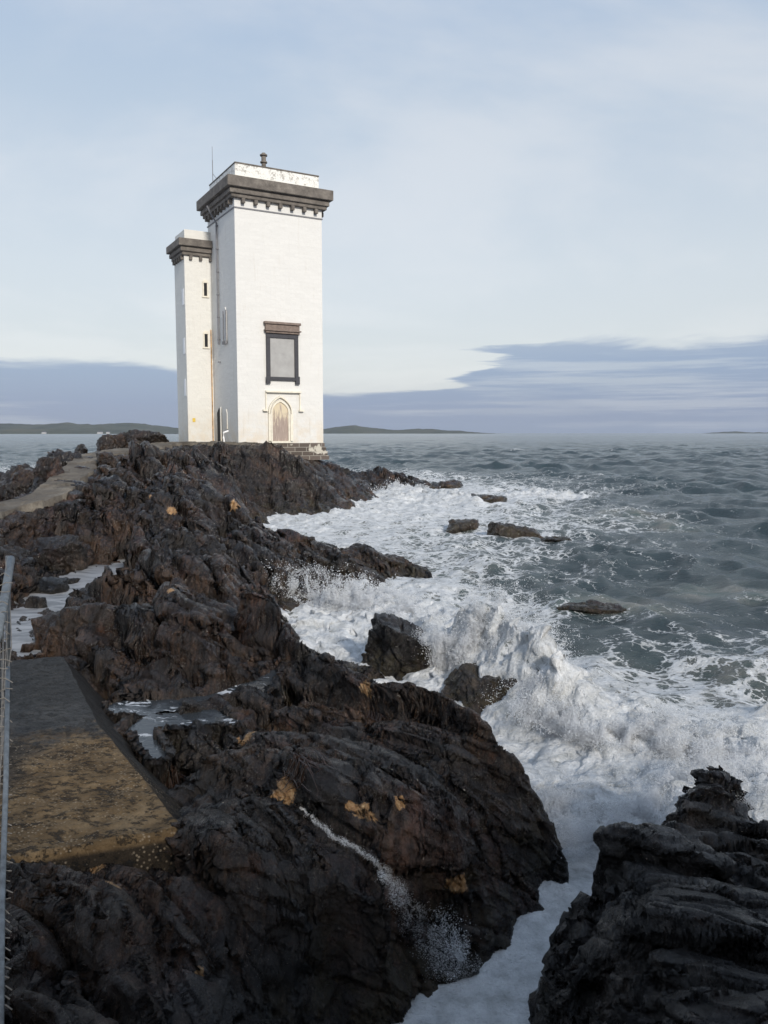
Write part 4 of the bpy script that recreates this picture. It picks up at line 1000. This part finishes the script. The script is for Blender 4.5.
# ------------------------------------------------------------------ spray
OV = np.array([(1, 0, 0), (-1, 0, 0), (0, 1, 0), (0, -1, 0), (0, 0, 1), (0, 0, -1)], float)
OF = np.array([(0, 2, 4), (2, 1, 4), (1, 3, 4), (3, 0, 4), (2, 0, 5), (1, 2, 5), (3, 1, 5), (0, 3, 5)])
TV = np.array([(1, 1, 1), (1, -1, -1), (-1, 1, -1), (-1, -1, 1)], float) * .75
TF = np.array([(0, 1, 2), (0, 3, 1), (0, 2, 3), (1, 3, 2)])
def droplets(name, P, r, label, mat=None):
    small = r < .45 * P[:, 1] / F; Vs = []; Fs = []; base = 0
    for sel, A_, B_ in ((small, TV, TF), (~small, OV, OF)):
        p = P[sel]; q = r[sel]; n = len(p); k = len(A_)
        if not n: continue
        an = rng.uniform(0, 6.28, n); ca, sa_ = np.cos(an)[:, None], np.sin(an)[:, None]
        v = q[:, None, None] * A_[None] * rng.uniform(.6, 1.5, (n, 1, 3))
        v = np.stack([v[..., 0] * ca - v[..., 1] * sa_, v[..., 0] * sa_ + v[..., 1] * ca, v[..., 2]], 2)
        Vs.append((p[:, None] + v).reshape(-1, 3)); Fs.append((np.arange(n)[:, None, None] * k + B_[None]).reshape(-1, 3) + base); base += n * k
    o = link(name, np_mesh(name, np.concatenate(Vs), np.concatenate(Fs)), mat or M['spray']); tag(o, label, 'spray', kind='stuff'); return o
def plume(base, n, spread, seed, lean=(0, 0), thr=.0, freq=2.4, rpx=(.13, .40), zmin=0.0, power=1.6, zb=0.0):
    """spray thrown up along a line; base = (px, py, height); jets thin out with height"""
    g = np.random.default_rng(seed); Q = np.array([(*atZ(a, b, zb)[:2], h) for a, b, h in base]); k = len(Q) - 1
    out = []; tot = 0
    while tot < n:
        m_ = n * 2; s = g.uniform(0, k, m_); i = np.minimum(s.astype(int), k - 1); f_ = s - i
        q = Q[i] * (1 - f_)[:, None] + Q[i + 1] * f_[:, None]
        hj = q[:, 2] * (.55 + .75 * np.abs(vn2(s * 3.1, s * 0 + seed, 900))+ .35 * np.abs(vn2(s * 11, s * 0 + seed, 901)))
        e = g.uniform(0, 1, m_) ** power; z = hj * e
        w = spread * (.45 + .8 * e); x = q[:, 0] + g.normal(0, 1, m_) * w * .5 + lean[0] * e * hj; y = q[:, 1] + g.normal(0, 1, m_) * w * .5 + lean[1] * e * hj
        den = fbm3(x * freq, y * freq, z * freq * .8, 4, 910 + seed); rid = 1 - np.abs(fbm3(x * freq * 1.7 + 5, y * freq * 1.7, z * freq, 3, 920 + seed)) * 2.4
        ok = (den * .6 + rid * .55 - e * .75 + g.normal(0, .18, m_)) > thr
        p = np.stack([x, y, z + zmin], 1)[ok]; out.append(p); tot += len(p)
    P = np.concatenate(out)[:n]; r = g.lognormal(0, .45, len(P)) * .25 * P[:, 1] / F
    r = np.clip(r, rpx[0] * P[:, 1] / F, rpx[1] * P[:, 1] / F * 1.5)
    return P, r
def multi(parts):
    Ps, rs = zip(*parts); return np.concatenate(Ps), np.concatenate(rs)
P, r = multi([plume([(266, 590, .55), (290, 600, 1.0), (320, 605, 1.1), (360, 612, .95), (400, 615, .75), (430, 630, .55)], 150000, .55, 1, (-.25, .2), .1),
              plume([(262, 585, .65), (300, 590, .95), (350, 590, .75), (420, 600, .55)], 16000, .7, 2, (-.3, .3), .35, 3.4)])
droplets('spray', P, r, 'lacy white spray bursting over the middle ridge of rock')
P, r = multi([plume([(430, 665, .7), (455, 675, 1.35), (485, 680, 1.6), (515, 685, 1.35), (540, 700, .85), (560, 720, .7)], 520000, .42, 3, (.12, .15), .0, 2.6),
              plume([(430, 665, .9), (470, 675, 2.1), (520, 680, 2.0), (560, 710, 1.0)], 24000, .55, 4, (.2, .15), .35, 4)])
droplets('spray', P, r, 'tallest white burst of spray above the broken wave in mid picture')
P, r = multi([plume([(540, 720, .55), (600, 740, .6), (650, 745, .5), (700, 755, .4), (768, 750, .45)], 260000, .6, 5, (0, 0), .05, 2.2),
              plume([(548, 800, .25), (560, 840, .25), (600, 830, .35), (650, 810, .5), (690, 790, .55), (740, 790, .6), (790, 800, .6)], 150000, .5, 6, (0, 0), .1, 2.4)])
droplets('spray', P, r, 'broad tumbling spray of the wave between the two near rocks')
P, r = multi([plume([(376, 497, .5), (392, 492, 1.1), (415, 493, .9), (450, 497, .4)], 9000, .7, 7, (0, 0), .1, 1.2), plume([(400, 482, .6), (425, 483, .7), (440, 486, .4)], 4000, .8, 8, (0, 0), .1, 1.2),
              plume([(500, 500, .5), (530, 498, .55), (560, 500, .3)], 4000, .6, 9, (0, 0), .1, 1.3)])
droplets('spray', P, r, 'far white spray breaking on the rocks below the tower')
P, r = multi([plume([(405, 895, .3), (425, 925, .32), (440, 955, .3), (460, 975, .2)], 7000, .14, 10, (.1, -.1), .0, 7, (.3, .9), .1), plume([(440, 980, .12), (475, 965, .12)], 1500, .1, 11, (0, 0), .0, 7, (.3, .9))])
droplets('spray', P, r, 'fine spatter where the trickle meets the white gully')
def trickle(pts, wpx, n, seed):
    g = np.random.default_rng(seed); pts = np.array(pts, float); k = np.arange(len(pts)); P_ = []; r_ = []
    for i in range(n):
        t = g.uniform(0, len(pts) - 1) if i % 3 else g.uniform((len(pts) - 1) * .5, len(pts) - 1)
        w_ = np.interp(t, k, wpx) / 2; str_ = math.sin(t * 9) * .35 + .5 * float(g.choice([-1, -.45, .1, .5, 1])) * min(1, t / 4)
        px = np.interp(t, k, pts[:, 0]) + w_ * (str_ + g.normal(0, .22)); py = np.interp(t, k, pts[:, 1]) + w_ * g.normal(0, .3)
        q, nn = cast_px(px, py)
        if q is None or q[1] > 16: continue
        P_.append(q + nn * (.002 + abs(g.normal(0, .005)) * (1 + .3 * t))); r_.append(min(.35, g.lognormal(0, .4) * .19) * q[1] / F)
    return np.array(P_), np.array(r_)
P, r = trickle([(300, 808), (312, 818), (335, 838), (356, 848), (376, 862), (392, 884), (416, 920), (440, 952), (458, 978)], [6, 8, 9, 8, 9, 20, 34, 42, 46], 24000, 5)
r = np.minimum(r, .3 * P[:, 1] / F)
droplets('stream', P, r, 'thin white trickle of seawater draining down the front slab into the gully')
P, r = multi([plume([(676, 800, .25), (700, 778, .3), (735, 782, .35), (765, 800, .3)], 4500, .22, 12, (0, .1), .1, 5, (.25, .8), .62, 1.6, .75)])
droplets('spray', P, r, 'droplets flying over the top of the near black outcrop')

# seaweed tufts on the front rock
def kelp(px, py, n, seed, label, L_=.26):
    q, nn = cast_px(px, py); g = random.Random(seed); m = MB()
    for i in range(n):
        a = g.uniform(0, 6.28); rr = abs(g.gauss(0, .10)); x = q[0] + rr * math.cos(a); y = q[1] + rr * math.sin(a) * 1.3; dx, dy = g.uniform(-.5, .8), -g.uniform(.3, 1)
        pts = []
        for k_ in range(4):
            t = k_ / 3 * L_ * g.uniform(.7, 1.1); X, Y = x + dx * t, y + dy * t; pts.append((X - q[0], Y - q[1], max(-.10, min(.06, drop(X, Y) - q[2])) + .012 + .015 * math.sin(k_ * 1.4 + i)))
        m.tube(pts, [.002, .004, .0035, .001], 3)
    o = m.build('seaweed', M['weed'], None); o.location = tuple(q); tag(o, label, 'seaweed', 'clumps of brown seaweed'); return o
kelp(302, 760, 110, 1, 'brown kelp clump hanging on the front slab below the mid foam')
kelp(380, 720, 60, 2, 'rusty weed tuft on the top ridge of the front slab')
kelp(175, 775, 80, 3, 'reddish weed clump beside the concrete block edge')

# ------------------------------------------------------------------ sky, sun
SUN_EL, SUN_AZ = 26, 155      # azimuth clockwise from +Y (view direction): behind and right
sd_ = bpy.data.lights.new('sun', 'SUN'); sd_.energy = 3.3; sd_.angle = R(6); sd_.color = (1, .94, .86)
so = bpy.data.objects.new('sun', sd_); col.objects.link(so)
so.rotation_euler = (R(90 - SUN_EL), 0, R(180 - SUN_AZ) + 0)
so.rotation_euler = (R(90 - SUN_EL), 0, -R(SUN_AZ) + R(180)); so.location = (20, -20, 30)
w = bpy.data.worlds.new('World'); scene.world = w; w.use_nodes = True
nt = w.node_tree; N = NT.__new__(NT); N.t = nt; N.n = nt.nodes; N.l = nt.links
bg = nt.nodes['Background']
sky = nt.nodes.new('ShaderNodeTexSky'); sky.sky_type = 'NISHITA'; sky.sun_disc = False; sky.sun_elevation = R(SUN_EL); sky.sun_rotation = R(SUN_AZ); sky.air_density = 1.2; sky.dust_density = 1.5; sky.altitude = 5
tc = nt.nodes.new('ShaderNodeTexCoord').outputs['Generated']
x, y, z = N.sep(tc)
# veil of thin high cloud, brighter low down
el = z
veil = N.ramp(N.mrange(el, 0, .6, 0, 1, False), [(0, (3.0, 3.6, 4.9)), (.12, (6.6, 6.9, 7.2)), (.32, (6.3, 6.8, 7.3)), (.60, (4.9, 5.8, 6.9)), (1, (3.2, 4.5, 6.7))])
inv = N.math('DIVIDE', 1, N.math('ADD', N.math('MAXIMUM', z, 0), .12))
cv = N.add('ShaderNodeCombineXYZ'); N.put(cv.inputs[0], N.math('MULTIPLY', x, inv)); N.put(cv.inputs[1], N.math('MULTIPLY', y, inv))
c1 = N.noise(cv.outputs[0], .55, 7, .55, .4)
wisp = N.mrange(c1, .42, .60)
veil = N.mix(N.math('MULTIPLY', wisp, .7), veil, (7.3, 7.5, 7.8))
# low blue-grey cloud bank
bandp = N.map(tc, (3.2, 3.2, 22))
edge = N.noise(bandp, 1.0, 6, .6, .3)
hgt = N.math('ADD', z, N.math('MULTIPLY', N.math('SUBTRACT', edge, .5), .062))
xw = N.math('ADD', x, N.math('MULTIPLY', N.math('SUBTRACT', N.noise(N.map(tc, (1.5, 1.5, 30), loc=(7, 0, 0)), 1.6, 6, .6), .5), .40))
azr = N.math('MULTIPLY', N.mrange(xw, .02, .20), .062)
azl = N.math('MULTIPLY', N.mrange(x, -.15, -.30), .035)
lim = N.math('ADD', .048, N.math('ADD', azr, azl))
bank = N.mrange(N.math('SUBTRACT', lim, hgt), -.003, .010)
bank = N.math('MULTIPLY', bank, N.mrange(N.noise(N.map(tc, (1.5, 1.5, 40), loc=(3, 0, 0)), 1.3, 6, .65), .36, .50, .62, 1))
bcol = N.ramp(N.mrange(z, 0, .12, 0, 1, False), [(0, (2.9, 3.5, 4.9)), (.3, (2.3, 3.05, 4.9)), (.7, (2.6, 3.4, 5.2)), (1, (3.7, 4.3, 5.6))])
allc = N.mix(bank, veil, bcol)
skc = N.mix(.80, sky.outputs[0], allc)
nt.links.new(skc, bg.inputs['Color']); bg.inputs['Strength'].default_value = .115

# air
if True:
    n = bpy.data.materials.new('haze_air'); n.use_nodes = True; t = n.node_tree; t.nodes.remove(t.nodes['Principled BSDF'])
    v = t.nodes.new('ShaderNodeVolumePrincipled'); v.inputs['Color'].default_value = (.80, .88, 1, 1); v.inputs['Density'].default_value = .00003; v.inputs['Anisotropy'].default_value = .2
    t.links.new(v.outputs[0], t.nodes['Material Output'].inputs['Volume'])
    m = MB(); m.box(-9000, 9000, -60, 16500, -12, 190); hz = m.build('haze', n); tag(hz, 'thin sea haze over the water', kind='stuff')

vs = scene.view_settings; vs.view_transform = 'Standard'; vs.look = 'None'; vs.exposure = 0; vs.gamma = 1
scene.render.engine = 'CYCLES'; scene.cycles.max_bounces = 10; scene.cycles.diffuse_bounces = 9; scene.cycles.transmission_bounces = 9; scene.cycles.glossy_bounces = 3; scene.cycles.transparent_max_bounces = 8; scene.cycles.volume_bounces = 0
scene.cycles.use_denoising = True; scene.cycles.volume_max_steps = 256
